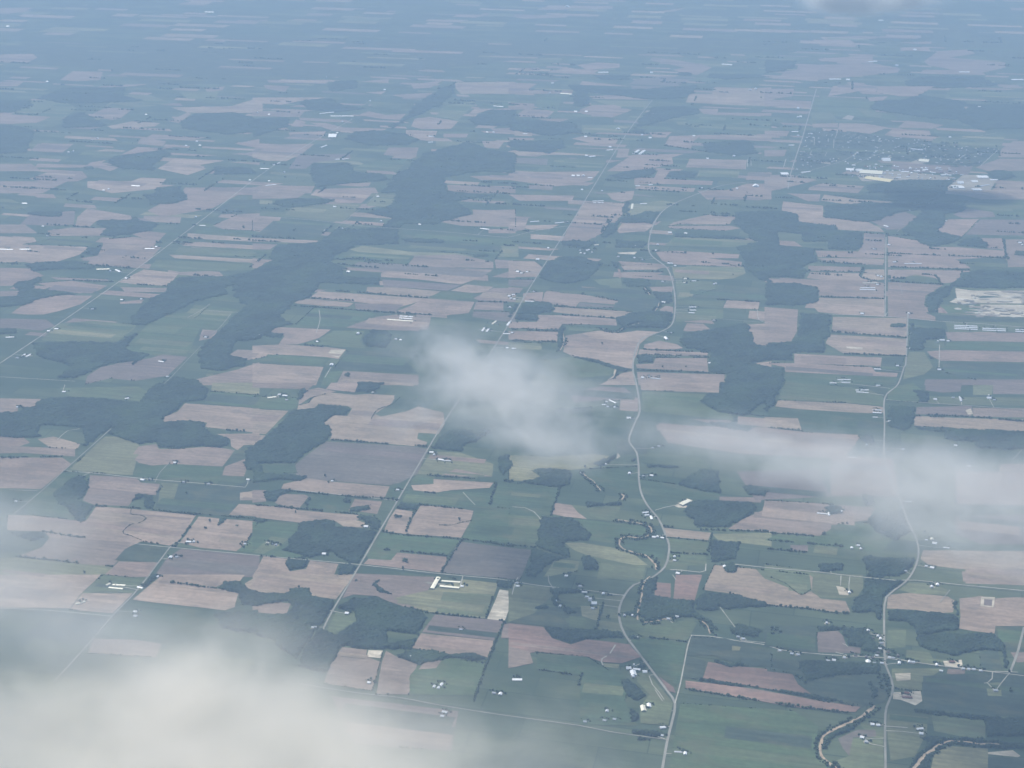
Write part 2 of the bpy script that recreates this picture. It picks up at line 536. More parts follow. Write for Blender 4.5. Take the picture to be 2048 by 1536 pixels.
b 1850,60 2048,60 2048,170 1780,180 1720,160
g 1300,990 1500,960 1560,900 1900,940 1850,1000 1750,1100 1600,1090 1550,1200 1500,1300 1240,1310 1000,1260 1100,1150 1190,1050
t 1620,1100 1740,1110 1700,1170 1590,1190
l 1480,1010 1620,940 1700,890 1560,1010
l 330,1180 470,1050 740,1030 1090,1060 1080,1090 930,1205 640,1200 350,1190
t 960,880 1150,860 1130,890 960,895
d 700,1470 810,1400 1070,1350 1200,1330 1300,1300 1500,1320 1340,1470 1080,1510 880,1490 680,1530
w 1130,20 1480,0 1500,60 1400,95 1200,100
w 740,260 800,225 1040,225 1080,195 1130,230 1270,250 1220,310 1060,340 900,360 800,345 850,290
w 640,500 700,440 810,450 780,510
w 200,580 350,560 600,550 780,590 740,620 440,620 280,640 230,610
w 90,750 150,720 240,710 300,680 360,690 290,740 290,770 480,790 640,820 470,830 280,870 200,910 0,980 0,900 130,830 150,790
w 200,170 330,150 530,155 480,200 300,195
w 1440,680 1780,680 2048,620 2200,600 2048,740 1800,760 1830,820 1560,880 1460,940 1340,990 1150,1070 1060,1060 1040,1000 1130,920 1180,860 1330,790 1340,740
w 250,1210 640,1200 930,1210 1100,1110 1090,1150 1000,1260 1210,1300 1130,1350 900,1370 700,1450 620,1490 450,1490 560,1400 300,1310
w 1580,1300 1640,1200 1760,1110 1850,1010 1950,920 2048,900 2200,880 2200,1100 2048,1180 1900,1200 1830,1310 1990,1340 1950,1390 1800,1430 1600,1420
w 0,1090 130,1090 140,1140 0,1140
w 1330,1500 1560,1490 1640,1560 1600,1640 1340,1600
H 1060,1380 1120,1340
H 280,570 780,590
H 440,700 900,720
H 1100,740 1340,755
t 1840,1300 1900,1260 2048,1270 2048,1310 1990,1345
u 1560,1500 1900,1420 2048,1360 2048,1536 1560,1536
l 1650,1455 1710,1450 1700,1470 1650,1470
c white 12 0,460 95,462
c white 12 165,460 240,460
c white 14 180,92 215,92
c white 14 345,277
c grey 12 380,355
c white 12 1165,455 1230,455
c white 14 1252,440
c cream 12 780,620 870,618
c white 12 880,635
c white 16 930,625 960,640
c white 14 1010,693
c white 14 975,865
c white 12 1130,860
c white 14 440,1098 465,1098
c white 14 380,1115 400,1115
c grey 12 50,1165 110,1162
c grey 12 140,1330
c white 12 180,1315 200,1300
c white 12 210,1320 245,1300
c white 12 1565,202
c grey 12 1600,270 1640,270
c white 12 1645,1165
c white 14 2035,1165
c grey 12 740,940
c white 12 1340,1480
c grey 12 1270,1355 1310,1362
@ 512 384
t 0,-40 440,-20 330,50 0,55
t 440,20 480,-20 940,0 900,40 840,90 650,85 560,50
l 230,180 300,110 700,90 850,95 790,160 690,240 400,215
l 940,40 1120,60 1060,120 880,110
t 0,180 160,215 30,320 0,310
b 160,230 640,250 500,360 0,360 30,320
u 0,365 500,390 460,415 200,400 0,395
t 0,410 170,420 110,460 0,460
g 0,470 100,480 90,520 0,520
t 0,530 140,545 50,610 0,610
t 1480,240 1640,200 1740,180 1730,140 1860,145 2048,140 2048,280 1640,270
t 1860,300 2048,290 2048,330 1860,330
g 1180,310 1800,340 2048,380 2048,530 1880,530 1740,500 1480,480 1150,420 1160,330
l 1960,430 2100,420 2100,520 1940,520
y 750,460 850,430 1250,480 1620,490 1740,520 1250,510 820,480
g 620,530 700,480 1260,510 1220,580 870,560
t 1270,510 1600,500 1740,525 1900,560 1900,610 1500,600 1230,570
t 1910,540 2048,550 2048,610 1920,610
d 770,590 820,560 1230,580 1450,600 1900,620 1810,680 1540,680 1000,630
u 1000,650 1050,630 1790,685 1640,740 1300,700 1000,680
d 1010,700 1640,745 1530,790 1260,770 1020,760
u 890,760 1120,765 1480,795 1370,850 1200,840 880,800
H 640,790 1370,850
u 450,830 500,795 880,820 1370,855 1160,920 700,870 440,850
H 440,850 780,870
u 310,890 350,855 500,860 780,890 740,920 520,910
d 790,890 1180,900 1110,960 800,940
H 310,910 1110,970
t 1110,960 1240,910 1340,850 1750,880 1700,970 1500,990 1130,970
g 1380,840 1500,795 1740,810 1730,870
u 1560,790 1680,740 1900,760 1840,800 1740,810
t 1740,850 1900,770 2048,770 2048,880 1780,870
t 1760,880 1980,880 1980,950 1740,940
t 1880,680 2048,620 2048,690
d 1740,955 2048,960 2048,1050 1730,1000
H 1130,968 1400,985
H 1780,878 2000,885
g 320,1060 470,920 900,960 960,980 720,1080 450,1070
t 720,1085 960,1000 1130,980 1400,1000 1380,1100 1200,1110 900,1100
t 90,1110 150,1080 600,1100 500,1170 330,1220 180,1220 230,1150
g 500,1180 620,1110 870,1110 830,1190 880,1250 380,1220
u 0,1230 200,1220 560,1240 720,1260 660,1335 560,1320 180,1300 0,1340
s 600,1262 715,1262 660,1325 570,1300
g 0,1340 150,1300 600,1330 530,1400 0,1360
u 0,1370 540,1400 480,1536 0,1536
b 730,1270 1120,1280 1300,1450 620,1415
g 560,1440 700,1430 620,1536 520,1536
t 700,1430 1300,1465 1300,1536 640,1536
X 700,620 980,650 900,690 700,670
w 150,70 330,50 650,60 560,100 270,130 150,100
w 1120,0 1500,0 1900,30 1700,60 1600,80 1730,150 1720,185 1480,240 1480,260 1180,260 1150,300 1140,420 1050,420 800,430 740,470 620,520 610,560 700,600 1000,690 1000,750 530,730 470,800 430,850 320,880 200,990 300,1060 80,1110 230,1140 200,1180 0,1130 -100,1150 -100,900 -140,900 -200,760 0,620 130,550 90,520 170,430 500,400 640,290 800,300 1000,280 1080,210 870,170 1080,100
w 830,1190 920,1100 1060,1115 1100,1180 1040,1250 880,1240
w 1160,370 1500,380 1500,410 1200,405
w 1740,500 1870,500 1860,520 1750,525
w 720,1435 760,1440 740,1500 700,1470
t 20,850 180,840 180,880 30,880
c white 14 975,38
c white 12 620,120 640,120
c white 14 1000,235
c white 14 1310,262
c white 14 1800,293 1860,300
c white 12 690,296
c white 20 740,640
c white 20 815,1135
c white 14 35,1150
c white 14 490,1200
c white 25 605,1385
c white 12 1155,995 1250,1000
c white 12 1150,1010 1245,1016
c cream 14 1060,1022 1245,1035
c cream 12 1890,1060 1920,1035
c white 12 1810,1115 1825,1090
c white 12 1845,1120 1865,1093
c white 14 2010,1070 2035,1035
c white 12 1980,1135 2030,1137
c white 12 1120,1180
c white 12 1150,1185 1165,1187
c white 14 2010,1250
c white 20 2015,835 2035,835
c white 14 2040,855
c white 14 2030,925
c grey 12 553,310
@ 1024 384
u 570,90 900,90 880,190 740,280 720,250 480,240
t 480,240 740,250 720,330 600,390 400,390 450,290
u 760,10 980,0 960,60 880,80 800,60
y 940,100 1200,70 1320,85 1200,150 950,190 900,180
u 840,310 880,250 1130,265 1080,310 860,330
u 1250,270 1300,240 1580,180 1770,205 1740,260 1310,258
u 1250,272 1740,270 1830,290 1700,310 1260,290
l 1300,360 1960,390 1960,430 1780,440 1220,430
g 900,340 1100,350 1080,420 880,400
t 1150,480 1300,470 1820,500 1810,530 1560,530 1840,560 1830,600 1300,580 1200,550
y 1280,600 1850,600 1870,650 1780,690 1650,700 1300,690
u 40,270 380,260 300,300 140,300
t 0,200 130,210 100,300 0,330
t 1480,-10 2048,-20 2048,60 1560,60
t 0,20 500,30 480,70 60,70
u 0,550 180,555 240,600 200,680 0,680
d 0,700 180,700 120,760 0,750
l 650,700 870,690 880,760 700,740
r 845,615 865,620 880,680 860,690 850,640
u 870,590 1120,580 1220,600 1160,620 900,625
u 890,640 1210,645 1120,680 920,670
H 890,632 1210,640
s 840,485 1000,478 980,500 860,495
u 1100,760 1290,755 1280,800 1130,800
b 320,760 900,770 1100,800 1200,880 1140,950 970,950 830,920 850,870 560,810 280,780
u 280,790 560,820 830,870 820,900 540,880 510,920 240,890 260,810
d 540,885 820,910 810,930 530,915
t 90,810 250,800 240,890 90,870
t 0,760 90,770 60,810 0,800
u 340,920 720,940 960,960 940,990 840,1000 820,1010 560,990 330,960
H 340,915 720,940 820,930
H 400,985 820,1010
u 210,985 540,990 830,1020 840,1070 620,1060 400,1060 370,1100 0,1090 0,1040 200,1040
t 0,1110 370,1120 360,1200 0,1180
H 0,1100 370,1115
H 0,1190 360,1200
l 0,1200 230,1210 240,1260 0,1260
g 430,1070 700,1090 720,1110 440,1120
u 430,1150 560,1130 700,1110 860,1130 1000,1110 1180,1120 1090,1160 1020,1220 1000,1300 970,1360 960,1415 860,1400 700,1350 480,1310 410,1280
t 430,1150 560,1130 620,1160 500,1220 440,1230
t 1180,940 1230,910 1290,920 1290,970 1200,965
g 220,1350 480,1320 700,1360 860,1410 780,1470 500,1490 300,1450
u 700,1545 880,1450 960,1435 990,1545
g 1310,870 1700,870 1680,930 1310,900
l 1310,700 1640,720 1620,780 1420,840 1320,860
b 1420,790 2048,760 2048,870 1640,850 1420,840
u 1720,865 1980,880 1970,940 1690,925
t 1370,1110 1400,1050 1530,1055 1600,1110 1400,1115
u 1880,1060 2048,1050 2048,1230 1930,1230 1930,1140 1880,1110
u 1900,950 2048,960 2048,1040 1890,1010
u 1920,1370 2048,1355 2048,1400 1940,1390
u 1060,1220 1180,1190 1320,1220 1370,1250 1300,1260 1050,1260
u 1020,1260 1570,1285 1560,1315 1010,1300
u 1150,1330 1560,1330 1570,1440 1000,1410 990,1380 1130,1375
u 1000,1440 1700,1460 1700,1536 1010,1536
H 1000,1425 1700,1455
H 1060,1262 1570,1285
H 1150,1325 1580,1325
g 1310,930 1690,940 1690,1010 1310,1040
w 740,290 860,210 1000,180 1060,150 1210,165 1200,200 1150,260 1060,250 880,245 840,300 820,330 720,380 700,350
w 900,80 950,70 940,190 890,180 880,140
w 1780,160 2048,150 2048,740 1960,700 1860,600 1850,540 1780,440 1960,400 1900,380 1830,290 1770,260
w 240,580 370,520 560,520 720,570 690,640 580,710 460,740 340,730 210,690
w 890,690 1100,700 1110,760 900,760
w 780,550 860,570 880,600 840,620 800,600
w 0,960 20,900 60,880 300,880 345,920 330,960 200,980 0,980
w 0,985 200,985 215,1030 150,1035 0,1010
w 370,1100 400,1070 430,1080 420,1200 400,1270 370,1270 360,1150
w 820,1010 960,970 1130,950 1280,960 1290,1020 1240,1090 1150,1090 880,1090 850,1060
w 1150,800 1280,800 1285,880 1200,900 1150,850 1100,790
w 430,1310 640,1340 860,1400 960,1420 880,1440 700,1380 480,1330
w 1370,1140 1500,1110 1650,1090 1800,1060 1870,1050 1900,1080 1920,1150 1950,1230 2048,1240 2048,1340 1920,1370 2048,1400 2048,1545 1700,1545 1710,1460 1580,1440 1580,1340 1570,1280 1380,1250 1330,1190
w 1010,1310 1060,1295 1150,1320 1130,1370 1020,1370
w 1300,330 1830,360 1900,385 1300,360
w 820,380 1080,400 1080,450 820,450
w 390,390 560,400 700,400 600,450 400,430
H 1640,860 1980,880
H 1000,1310 1020,1370
c white 10 650,75 725,72
c white 10 655,88 725,88
c white 12 1030,95 1075,95
c cream 12 965,100 960,135
c white 12 150,240 210,235
c white 12 350,250 440,240
c white 25 195,541 215,541
c white 14 290,450
c white 20 35,638 55,640
c white 14 75,652
c white 14 120,640
c grey 12 175,800
c white 16 0,825 20,825
c white 14 20,860
c white 25 1250,328 1275,328
c white 18 1390,333
c white 16 1140,470 1160,470
c white 12 1165,423
c white 12 985,435
c cream 16 660,428 690,425
c white 14 550,490
c white 12 600,470
c grey 12 640,485
c white 12 580,495
c white 12 615,465
c grey 12 545,470
c grey 12 850,520
c grey 12 1040,545
c white 12 980,530
c white 14 1245,570 1285,572
c white 14 1305,592
c cream 22 1378,698 1394,698
c cream 16 1370,728 1386,728
c white 12 1440,713 1470,713
c white 12 1615,740
c white 12 1630,735
c grey 12 1205,720
c white 20 1212,885
c white 12 1420,922 1470,922
c white 14 1425,947 1470,947
c white 12 1415,967 1460,970
c white 10 110,875 195,878
c white 20 1225,1165 1240,1182
c grey 12 1270,1130
c white 14 0,1255 30,1257
c white 12 0,1128
c white 18 1045,1487
c grey 12 1095,1482
c grey 12 1115,1490 1185,1498
s 820,1420 840,1425 825,1455 810,1460
c grey 12 765,1395
c grey 12 1615,1030
c white 14 1580,1370
@ 1536 384
t 150,10 420,20 410,75 320,75 240,40
u 450,20 730,60 1000,80 740,110 420,70
u 120,75 440,110 440,200 800,240 900,290 930,320 550,300 540,270 250,240 240,180 110,150
u 1420,0 2048,-40 2048,60 1700,60
g 1640,80 2048,80 2048,200 1800,180 1580,120
d 1480,180 1600,130 1800,160 1820,200 1560,210
d 800,220 1100,160 1200,200 1060,300 950,300
t 1440,220 1690,215 1550,360 1350,320 1380,280
d 1700,220 2048,230 2048,370 1580,340
t 1700,370 1880,370 1900,500 1880,460 1750,450
t 770,330 935,340 935,490 720,480 760,420
t 960,480 960,350 1200,390 1300,440 1500,440 1900,470 1900,510 1680,530 1500,540 1600,590 1620,610 1500,610 960,600
u 960,620 1620,630 1540,690 1500,720 1400,730 1340,690 1180,660 1060,690 960,700
H 960,490 1900,530
H 980,600 1620,625
H 1000,690 1090,690 1180,660 1330,670 1370,720
H 980,715 1400,740
H 1880,380 1905,520
b 1500,540 1900,530 1910,610 1640,610 1600,580
t 1900,380 2048,370 2048,600 1920,600
t 380,470 930,480 930,530 480,520 400,520
u 400,530 790,530 930,540 930,590 470,565
u 310,690 340,640 740,650 750,690 860,720 520,710
t 320,590 740,600 740,640 330,630
t 0,690 860,715 930,730 930,850 410,830 400,760 0,720
u 760,660 780,620 930,620 930,700 850,710 750,680
b 800,570 930,570 930,600 800,600
H 470,565 790,580
H 330,630 740,640
H 760,610 740,680 860,710
u 410,850 930,855 930,1000 600,980 400,960 350,900
H 420,840 930,855
t 960,720 1400,745 1260,830 1250,900 1270,970 1340,1000 1340,1030 960,1000
s 1500,770 1640,790 2048,790 2048,900 1700,890 1560,900 1450,880 1510,850 1500,800
s 1700,900 2048,920 2048,1030 1900,1020 1700,960
s 1920,650 2048,650 2048,690 1960,675
b 1640,830 1760,830 1900,840 1700,850
g 1370,900 1690,900 1680,980 1440,970
r 1370,910 1400,930 1430,975 1400,965
b 1340,980 1500,990 2048,1030 2048,1050 1340,1030
u 520,1000 1110,1010 1110,1160 620,1130 510,1110
H 510,1120 1110,1165
u 500,1140 1110,1175 1100,1310 600,1290 460,1210
H 610,1295 1100,1315
u 0,920 240,940 230,1120 180,1205 0,1200
u 210,1295 910,1325 900,1400 830,1390 210,1370
b 915,1330 1090,1320 1060,1440 910,1420
t 0,1370 200,1370 830,1400 860,1440 1040,1450 1030,1480 350,1450 140,1440 130,1400
s 620,1220 760,1230 755,1260 630,1250
g 140,1440 1060,1490 990,1545 140,1545
l 1130,1280 1250,1280 1320,1400 1250,1460 1080,1500 1110,1350
l 1420,1040 2048,1060 2048,1120 1440,1120
t 1420,1120 2048,1140 2048,1220 1440,1190
g 1440,1200 2048,1230 2048,1280 1400,1260
t 1270,1275 1420,1265 2048,1300 2048,1380 1380,1350 1300,1310
b 1400,1370 2048,1390 2048,1500 1700,1510 1390,1440
d 1260,1500 2048,1500 2048,1545 1250,1545
X 80,320 270,340 270,400 470,400 470,460 100,430
w 450,110 760,85 1100,90 1250,120 1180,150 1050,170 900,230 790,245 440,205
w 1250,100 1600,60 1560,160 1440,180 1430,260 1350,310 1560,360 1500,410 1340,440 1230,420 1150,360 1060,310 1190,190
w 420,20 720,30 1060,30 1400,20 1300,90 1000,75 730,55
w 0,150 110,150 240,180 250,240 540,275 570,310 760,320 760,440 710,470 480,460 380,470 400,560 290,600 320,630 300,690 0,680
w 1500,430 1560,370 1700,360 1760,410 1760,450
w 1640,625 1900,620 1920,640 2048,640 2048,780 1640,770 1500,760 1400,760 1540,680 1540,650
w 0,730 240,730 400,760 410,880 290,910 0,905
w 1260,830 1400,760 1510,750 1400,870 1360,970 1280,965 1250,900
w 250,970 510,980 500,1150 450,1200 470,1285 200,1290 210,1350 0,1350 0,1220 180,1200 230,1130
w 0,1400 130,1410 140,1545 0,1545
w 1120,1080 1420,1100 1420,1170 1260,1190 1250,1270 1120,1270
w 1950,480 2000,470 2048,490 2048,520 1960,510
w 950,670 1000,660 1000,700 950,700
w 980,1060 1180,1050 1170,1080 980,1085
w 1290,1290 1330,1340 1300,1360 1270,1300
c white 14 1500,1070 1665,1076
c white 14 1500,1083 1665,1089
c white 14 1500,1096 1665,1102
c white 14 1725,1093 1890,1099
c white 14 1725,1107 1890,1113
c white 14 1985,1103 2080,1107
c white 14 1985,1117 2080,1121
c white 12 1100,574 1220,575
c white 12 1000,563 1022,563
c white 14 1375,222 1425,232
c white 14 930,270 960,278
c cream 12 765,731 865,728
c white 14 740,782 850,784
c white 12 745,768 850,768
c white 14 875,743
c white 16 880,672
c white 14 905,680
c grey 14 850,460
c white 16 967,425
c white 20 740,975 765,977
c white 14 1125,975
c white 20 1375,1188 1410,1188
c white 16 1440,1195
c white 20 1360,1424 1378,1424
c white 14 850,1418 900,1420
c white 14 1035,1393
c white 14 1145,1137
c white 12 1140,1255
c white 12 560,1505 655,1503
c white 12 590,1525 655,1525
c white 12 495,1530 545,1530
c white 20 2015,408
c white 14 2035,425
c grey 12 1105,148 1135,148
o 14 1358,1203
@ 0 768
t 0,90 330,120 270,185 150,180 140,230 0,225
g 480,30 1100,20 1180,60 1120,140 860,110 560,100
t 0,420 180,420 240,470 150,500 0,500
u 300,440 430,420 640,480 620,520 400,510
t 180,500 600,520 600,580 180,550 0,590 0,520
t 0,580 500,590 570,640 330,840 0,800
y 840,420 930,420 1110,480 1110,550 1060,730 720,710 560,680
u 1110,500 1250,480 1270,520 1480,515 1700,500 1880,530 1780,660 1400,640 1250,660 1110,630 1050,580
g 1100,660 1400,640 1780,665 1760,780 1250,760 1060,730
u 1480,155 2048,195 2048,390 1850,370 1640,340 1660,310 1520,290 1300,305 1320,260 1420,220
g 1690,60 2048,90 2048,190 1750,165 1640,150
y 1700,0 2048,0 2048,85 1690,60
u 1730,400 2048,395 2048,480 1950,490 1900,530 1850,500 1840,430
t 1800,660 1960,600 1970,690 1950,740 1780,730
b 1880,560 1960,500 1960,600 1830,640
g 510,700 720,710 690,850 700,900 760,980 680,1110 500,1060 230,1050 200,930 330,850
t 720,730 1090,750 1130,790 1280,800 1250,890 1100,880 1030,975 760,970 660,930 690,880 710,830
b 1290,790 1870,820 2048,740 2048,850 1900,950 1830,1060 1570,1040 1240,1000 1250,960 1250,880
l 1290,790 1430,800 1390,930 1260,960
u 770,980 1050,1000 1570,1050 1400,1300 1130,1260 1020,1310 930,1430 900,1460 700,1450 130,1380 330,1310 400,1230 350,1180 60,1170 60,1050 240,1050 530,1080 660,1120 700,1080
t 400,1230 660,1240 1050,1270 1020,1310 930,1430 900,1460 700,1450 130,1380 330,1310
u 1060,1020 1570,1050 1400,1300 1140,1260 990,1190 1160,1090
H 350,1180 520,1210 680,1230
L 1050,1000 1050,1040 1120,1050 1150,1060 1165,1080 1120,1110 1040,1130 985,1190 1060,1220 1130,1250
u 1590,1060 1800,1080 2040,1100 1950,1310 1900,1340 1600,1310 1440,1270
H 1580,1050 1490,1180 1400,1300
H 760,975 1050,990 1570,1045
H 10,590 500,580
b 1000,1320 1120,1290 1320,1310 1320,1390 1250,1430 920,1410
y 0,1430 130,1390 880,1460 900,1470 820,1536 0,1536
t 950,1420 1270,1430 1190,1545 820,1545 900,1470
d 1450,1320 1560,1330 2048,1370 2048,1545 1230,1545 1340,1390
g 2048,1130 2000,1250 1890,1340 2048,1350
b 0,1180 350,1180 390,1220 330,1300 200,1340 0,1380
H 130,1380 700,1440 900,1460
u 1920,870 2048,850 2048,930 1920,930
u 1910,960 2048,970 2048,1060 1830,1050
H 1830,1060 2048,1075
H 1820,370 2048,385
X 330,330 650,350 680,480 430,460 310,400
w 330,120 480,105 860,120 1100,150 1200,30 1300,0 1400,-60 1500,-40 1620,5 1680,60 1640,130 1470,150 1420,220 1310,265 1300,305 1520,290 1660,310 1640,345 1700,400 1820,430 1850,470 1790,510 1600,500 1480,510 1260,515 1240,470 1140,480 1110,490 960,440 900,410 820,400 700,500 600,480 430,400 300,430 180,430 0,410 0,235 150,225 180,180 270,190
w 430,880 560,760 640,740 690,760 710,830 690,900 640,930 770,980 690,1060 670,1120 600,1090 540,1000 470,960
w 1100,880 1230,890 1250,960 1230,1000 1160,990 1150,910 1050,950
w 1330,780 1280,860 1250,880 1310,790
w 1750,1070 1830,1060 1770,1130 1730,1140
w 1870,1130 1910,1110 1890,1160
w 1970,510 2048,500 2048,700 1970,690 1950,640
w 80,1190 350,1190 380,1230 240,1260
c white 14 500,65 525,65
c white 12 140,188
c white 14 1000,122 1030,116
c white 18 1140,770
c grey 12 1195,765
c white 14 1400,632
c white 14 1490,1265 1530,1267
c white 12 1550,1265
c white 18 1365,1390
c grey 12 1415,1388
c white 14 1985,768
c grey 12 640,750
c grey 12 1470,787
c grey 12 1670,803
c white 12 130,942
c white 12 1960,1283
@ 512 768
t 0,0 480,0 400,60 340,40 0,30
u 600,0 820,0 790,70 560,40
g 0,100 320,110 330,180 290,205 0,195
u 0,200 260,215 80,400 0,395
u 0,410 75,410 60,460 0,490
u 490,80 700,90 900,80 1110,90 1090,150 950,240 1000,260 1200,220 1300,180 1500,230 1510,320 1460,400 1300,390 1290,430 1370,460 1360,500 1250,495 780,455 590,445 610,400 540,315 620,250 730,255 770,195 740,180 500,160 460,200 330,205 340,170 420,150
t 350,60 500,30 640,60 560,80 430,110 340,170
g 1300,400 1430,405 1380,500 1360,500 1370,465 1290,440
H 600,448 1370,500
L 920,280 960,220 1010,190 1080,170 1150,110
L 340,170 420,150 450,110 560,80
d 560,460 1250,500 1380,520 1290,720 1130,800 1060,810 400,760 330,740 300,690 320,640 420,560
u 220,800 420,755 650,785 1070,820 1030,910 780,900 200,840
g 60,650 310,640 330,710 130,720
g 1090,800 1230,780 1130,940 1030,910
H 200,845 400,870 640,890 780,905 1030,920 1140,930
t 0,850 80,850 80,940 0,950
t 200,880 390,885 420,900 350,990 220,985 150,950
g 430,880 700,900 770,920 740,1010 400,990
t 790,920 1010,940 970,1040 740,1010
H 230,990 600,1020 950,1060
H 0,970 230,985
u 0,970 310,990 330,1010 940,1060 800,1090 630,1100 560,1080 350,1110 100,1080 0,1070
u 640,1100 800,1090 900,1120 850,1150 700,1140
g 0,1100 330,1110 330,1180 240,1250 240,1330 430,1400 620,1420 0,1370
l 120,1220 260,1240 200,1290 60,1360 0,1350
u 60,1380 250,1400 240,1450 270,1500 400,1480 430,1415 660,1440 620,1545 0,1545
y 1400,540 1640,550 1900,640 1890,740 1590,740 1290,720 1350,620
u 1600,680 1890,740 1590,740 1480,730
g 1290,730 1430,745 1420,800 1240,800 1250,760
u 1420,760 1900,790 1870,830 1560,850 1430,870 1260,850 1240,810 1420,800
g 1200,850 1430,875 1560,855 1700,860 2048,900 2048,1000 1850,980 1740,980 1550,990 1310,965 1150,950
g 1930,790 2048,790 2048,990 1880,960
H 1300,725 1900,770 2048,780
H 1920,790 1870,960
u 1120,1000 1260,1020 1240,1090 1160,1180 1020,1180 1070,1070
H 1280,1010 1230,1100 1200,1180
u 1320,970 1560,985 1740,1015 1720,1090 1640,1230 1200,1200 1030,1180 1160,1180 1250,1080
L 1470,1130 1560,1130 1640,1110 1720,1095
g 1750,1010 2048,1000 2048,1290 1850,1260 1650,1240 1720,1100
H 1010,1180 1200,1210 1640,1240 2048,1300
H 1650,1240 1560,1380 1480,1510
g 1000,1190 1640,1250 1530,1370 1150,1340 950,1310
H 1030,1325 1530,1375
H 1310,965 1650,1000
t 1130,1350 1530,1385 1490,1510 860,1440 900,1400 1080,1410
g 860,1330 1130,1350 1080,1410 900,1400
d 1620,1260 1850,1290 2212,1330 2110,1570 1490,1510
w 290,210 460,200 500,165 750,180 765,200 720,250 620,250 540,310 610,350 610,400 560,460 470,510 320,630 300,640 0,640 0,500 80,410 150,370 240,260
w 0,640 60,650 60,710 330,730 410,740 380,780 200,770 0,790
w 60,860 210,850 300,850 200,900 150,950 60,920
w 380,960 420,900 450,900 430,960 400,1000
w 760,990 930,960 900,1010 740,1030
w 780,1060 920,1060 1000,1100 1010,1180 900,1160 900,1120
w 340,1110 560,1085 620,1100 640,1140 820,1160 980,1190 920,1310 830,1440 740,1430 600,1350 430,1390 200,1330 280,1290 240,1250 330,1180
w 230,1440 260,1400 390,1380 430,1410 400,1470 270,1500
w 670,1440 810,1450 780,1520 640,1536
w 1480,400 1560,370 1900,370 1760,470 1700,480 1640,540 1400,520
w 1940,590 2020,560 2040,640 1980,740 1930,680
w 1150,950 1320,965 1290,1010 1120,1000
w 1170,1400 1240,1400 1210,1430 1170,1420
w 810,-10 1020,0 990,50 920,70 800,60
w 350,40 400,30 410,60 360,130 320,130
w 1100,1045 1180,1055 1170,1075 1100,1070
w 700,910 770,920 750,960 700,950
w 0,1070 100,1090 60,1110 0,1100
c cream 20 95,112 175,102
c white 14 175,88 200,86
c white 14 215,95 250,97
c grey 12 245,130
c white 18 1405,550
c white 12 1425,568
c white 16 1460,607 1500,612
c grey 10 1500,615 1560,618
c white 22 870,1143 890,1143
c white 20 545,1362
c white 18 295,1432
c grey 14 365,1430
c white 14 690,1472
c cream 12 95,1275
c grey 12 130,1283
c grey 12 160,1290
c white 12 1135,850
c white 10 935,70
c grey 12 105,905
c white 12 610,780
@ 1024 768
u 1030,-10 1660,-10 1655,70 1300,60 1030,50
g 1040,60 1550,80 1500,150 1640,220 1790,250 1780,290 1050,220
t 870,130 1010,110 1010,220 860,210
d 450,60 720,20 900,30 1000,110 860,130 720,130 500,150
b 340,200 640,190 650,230 630,310 320,300
t 1440,280 1740,290 1760,320 1560,310
u 1810,260 2048,280 2048,350 1800,320
y 0,570 300,580 650,560 780,575 740,620 650,670 450,690 150,690 240,750 130,780 0,770
b 840,450 1010,470 1090,500 1080,560 840,570
u 340,950 480,970 530,1030 600,1080 420,1060 320,1040
l 620,1000 740,975 870,970 840,1080 750,1090 620,1050
t 1660,900 2000,910 1990,950 1660,930
u 1210,1150 1590,1190 1570,1250 1240,1220
g 1250,1230 1570,1260 1550,1360 1560,1440 1220,1470 1260,1340
H 1270,1350 1560,1365
H 1600,1190 1570,1360
H 1210,1140 1500,1165 2048,1180
y 1600,1200 2048,1190 2048,1300 1650,1250
y 420,1270 560,1270 870,1320 1000,1380 1090,1450 980,1450 600,1370 500,1330
g 520,1080 830,1110 1050,1130 1100,1200 960,1220 860,1280 620,1250 640,1210
g 870,1290 1100,1230 1230,1250 1240,1300 1200,1440 1100,1380 990,1330
l 250,1536 350,1400 540,1420 520,1500
l 710,1430 1070,1460 1040,1560 680,1560
g 0,790 380,830 340,960 320,1040 250,1060 0,1040
g 620,680 1000,660 1010,860 860,860 720,820
g 1020,760 1300,800 1450,840 1660,880 1660,930 1480,930 1380,980 1300,970 1130,1010 1040,890
H 380,830 340,960 310,1050
H 0,1290 190,1310
g 0,1050 240,1060 200,1300 0,1280
s 1300,975 1400,915 1445,930 1395,990 1330,988
s 835,600 845,550 868,580
w 1660,0 2048,0 2048,110 1900,240 2048,250 2048,260 1790,250 1650,230 1500,140 1560,80 1650,75
w 1750,250 1810,255 1800,310 1760,300
w 1550,305 1750,310 1930,360 1900,390 1600,340
w 160,690 300,670 470,700 490,800 380,830 150,800 0,780 120,775 240,745
w 640,640 720,610 790,580 830,540 840,600 760,640 700,670
w 1310,800 1500,690 1660,690 1680,870 1540,870 1430,830
w 590,940 720,960 880,940 900,970 700,980 600,1000 580,1030
w 1380,980 1480,930 1660,940 1940,950 1960,1000 1900,1060 1720,1150 1480,1150 1440,1090 1370,1020
w 1590,1250 1830,1270 1820,1310 1800,1400 1580,1430
w 230,1060 500,1080 640,1210 620,1260 450,1260 420,1290 470,1330 460,1400 200,1310 190,1290
w 150,1310 470,1400 440,1400 330,1420 200,1536 100,1536 150,1400
w 550,1380 620,1375 700,1430 700,1490 560,1500
w 1570,1440 1680,1430 1690,1455 1700,1510 1800,1510 1830,1450 1810,1430 1720,1430
w 1030,600 1080,640 1340,660 1340,675 1070,670
w 1820,820 1950,820 2040,850 2030,900 1900,890
w 960,590 1000,600 990,630 940,620
c cream 30 1352,970 1418,938
c white 16 1045,1035 1090,1030
c white 14 1060,1055 1095,1050
c white 14 1110,1060 1120,1085
c white 25 925,275 942,275
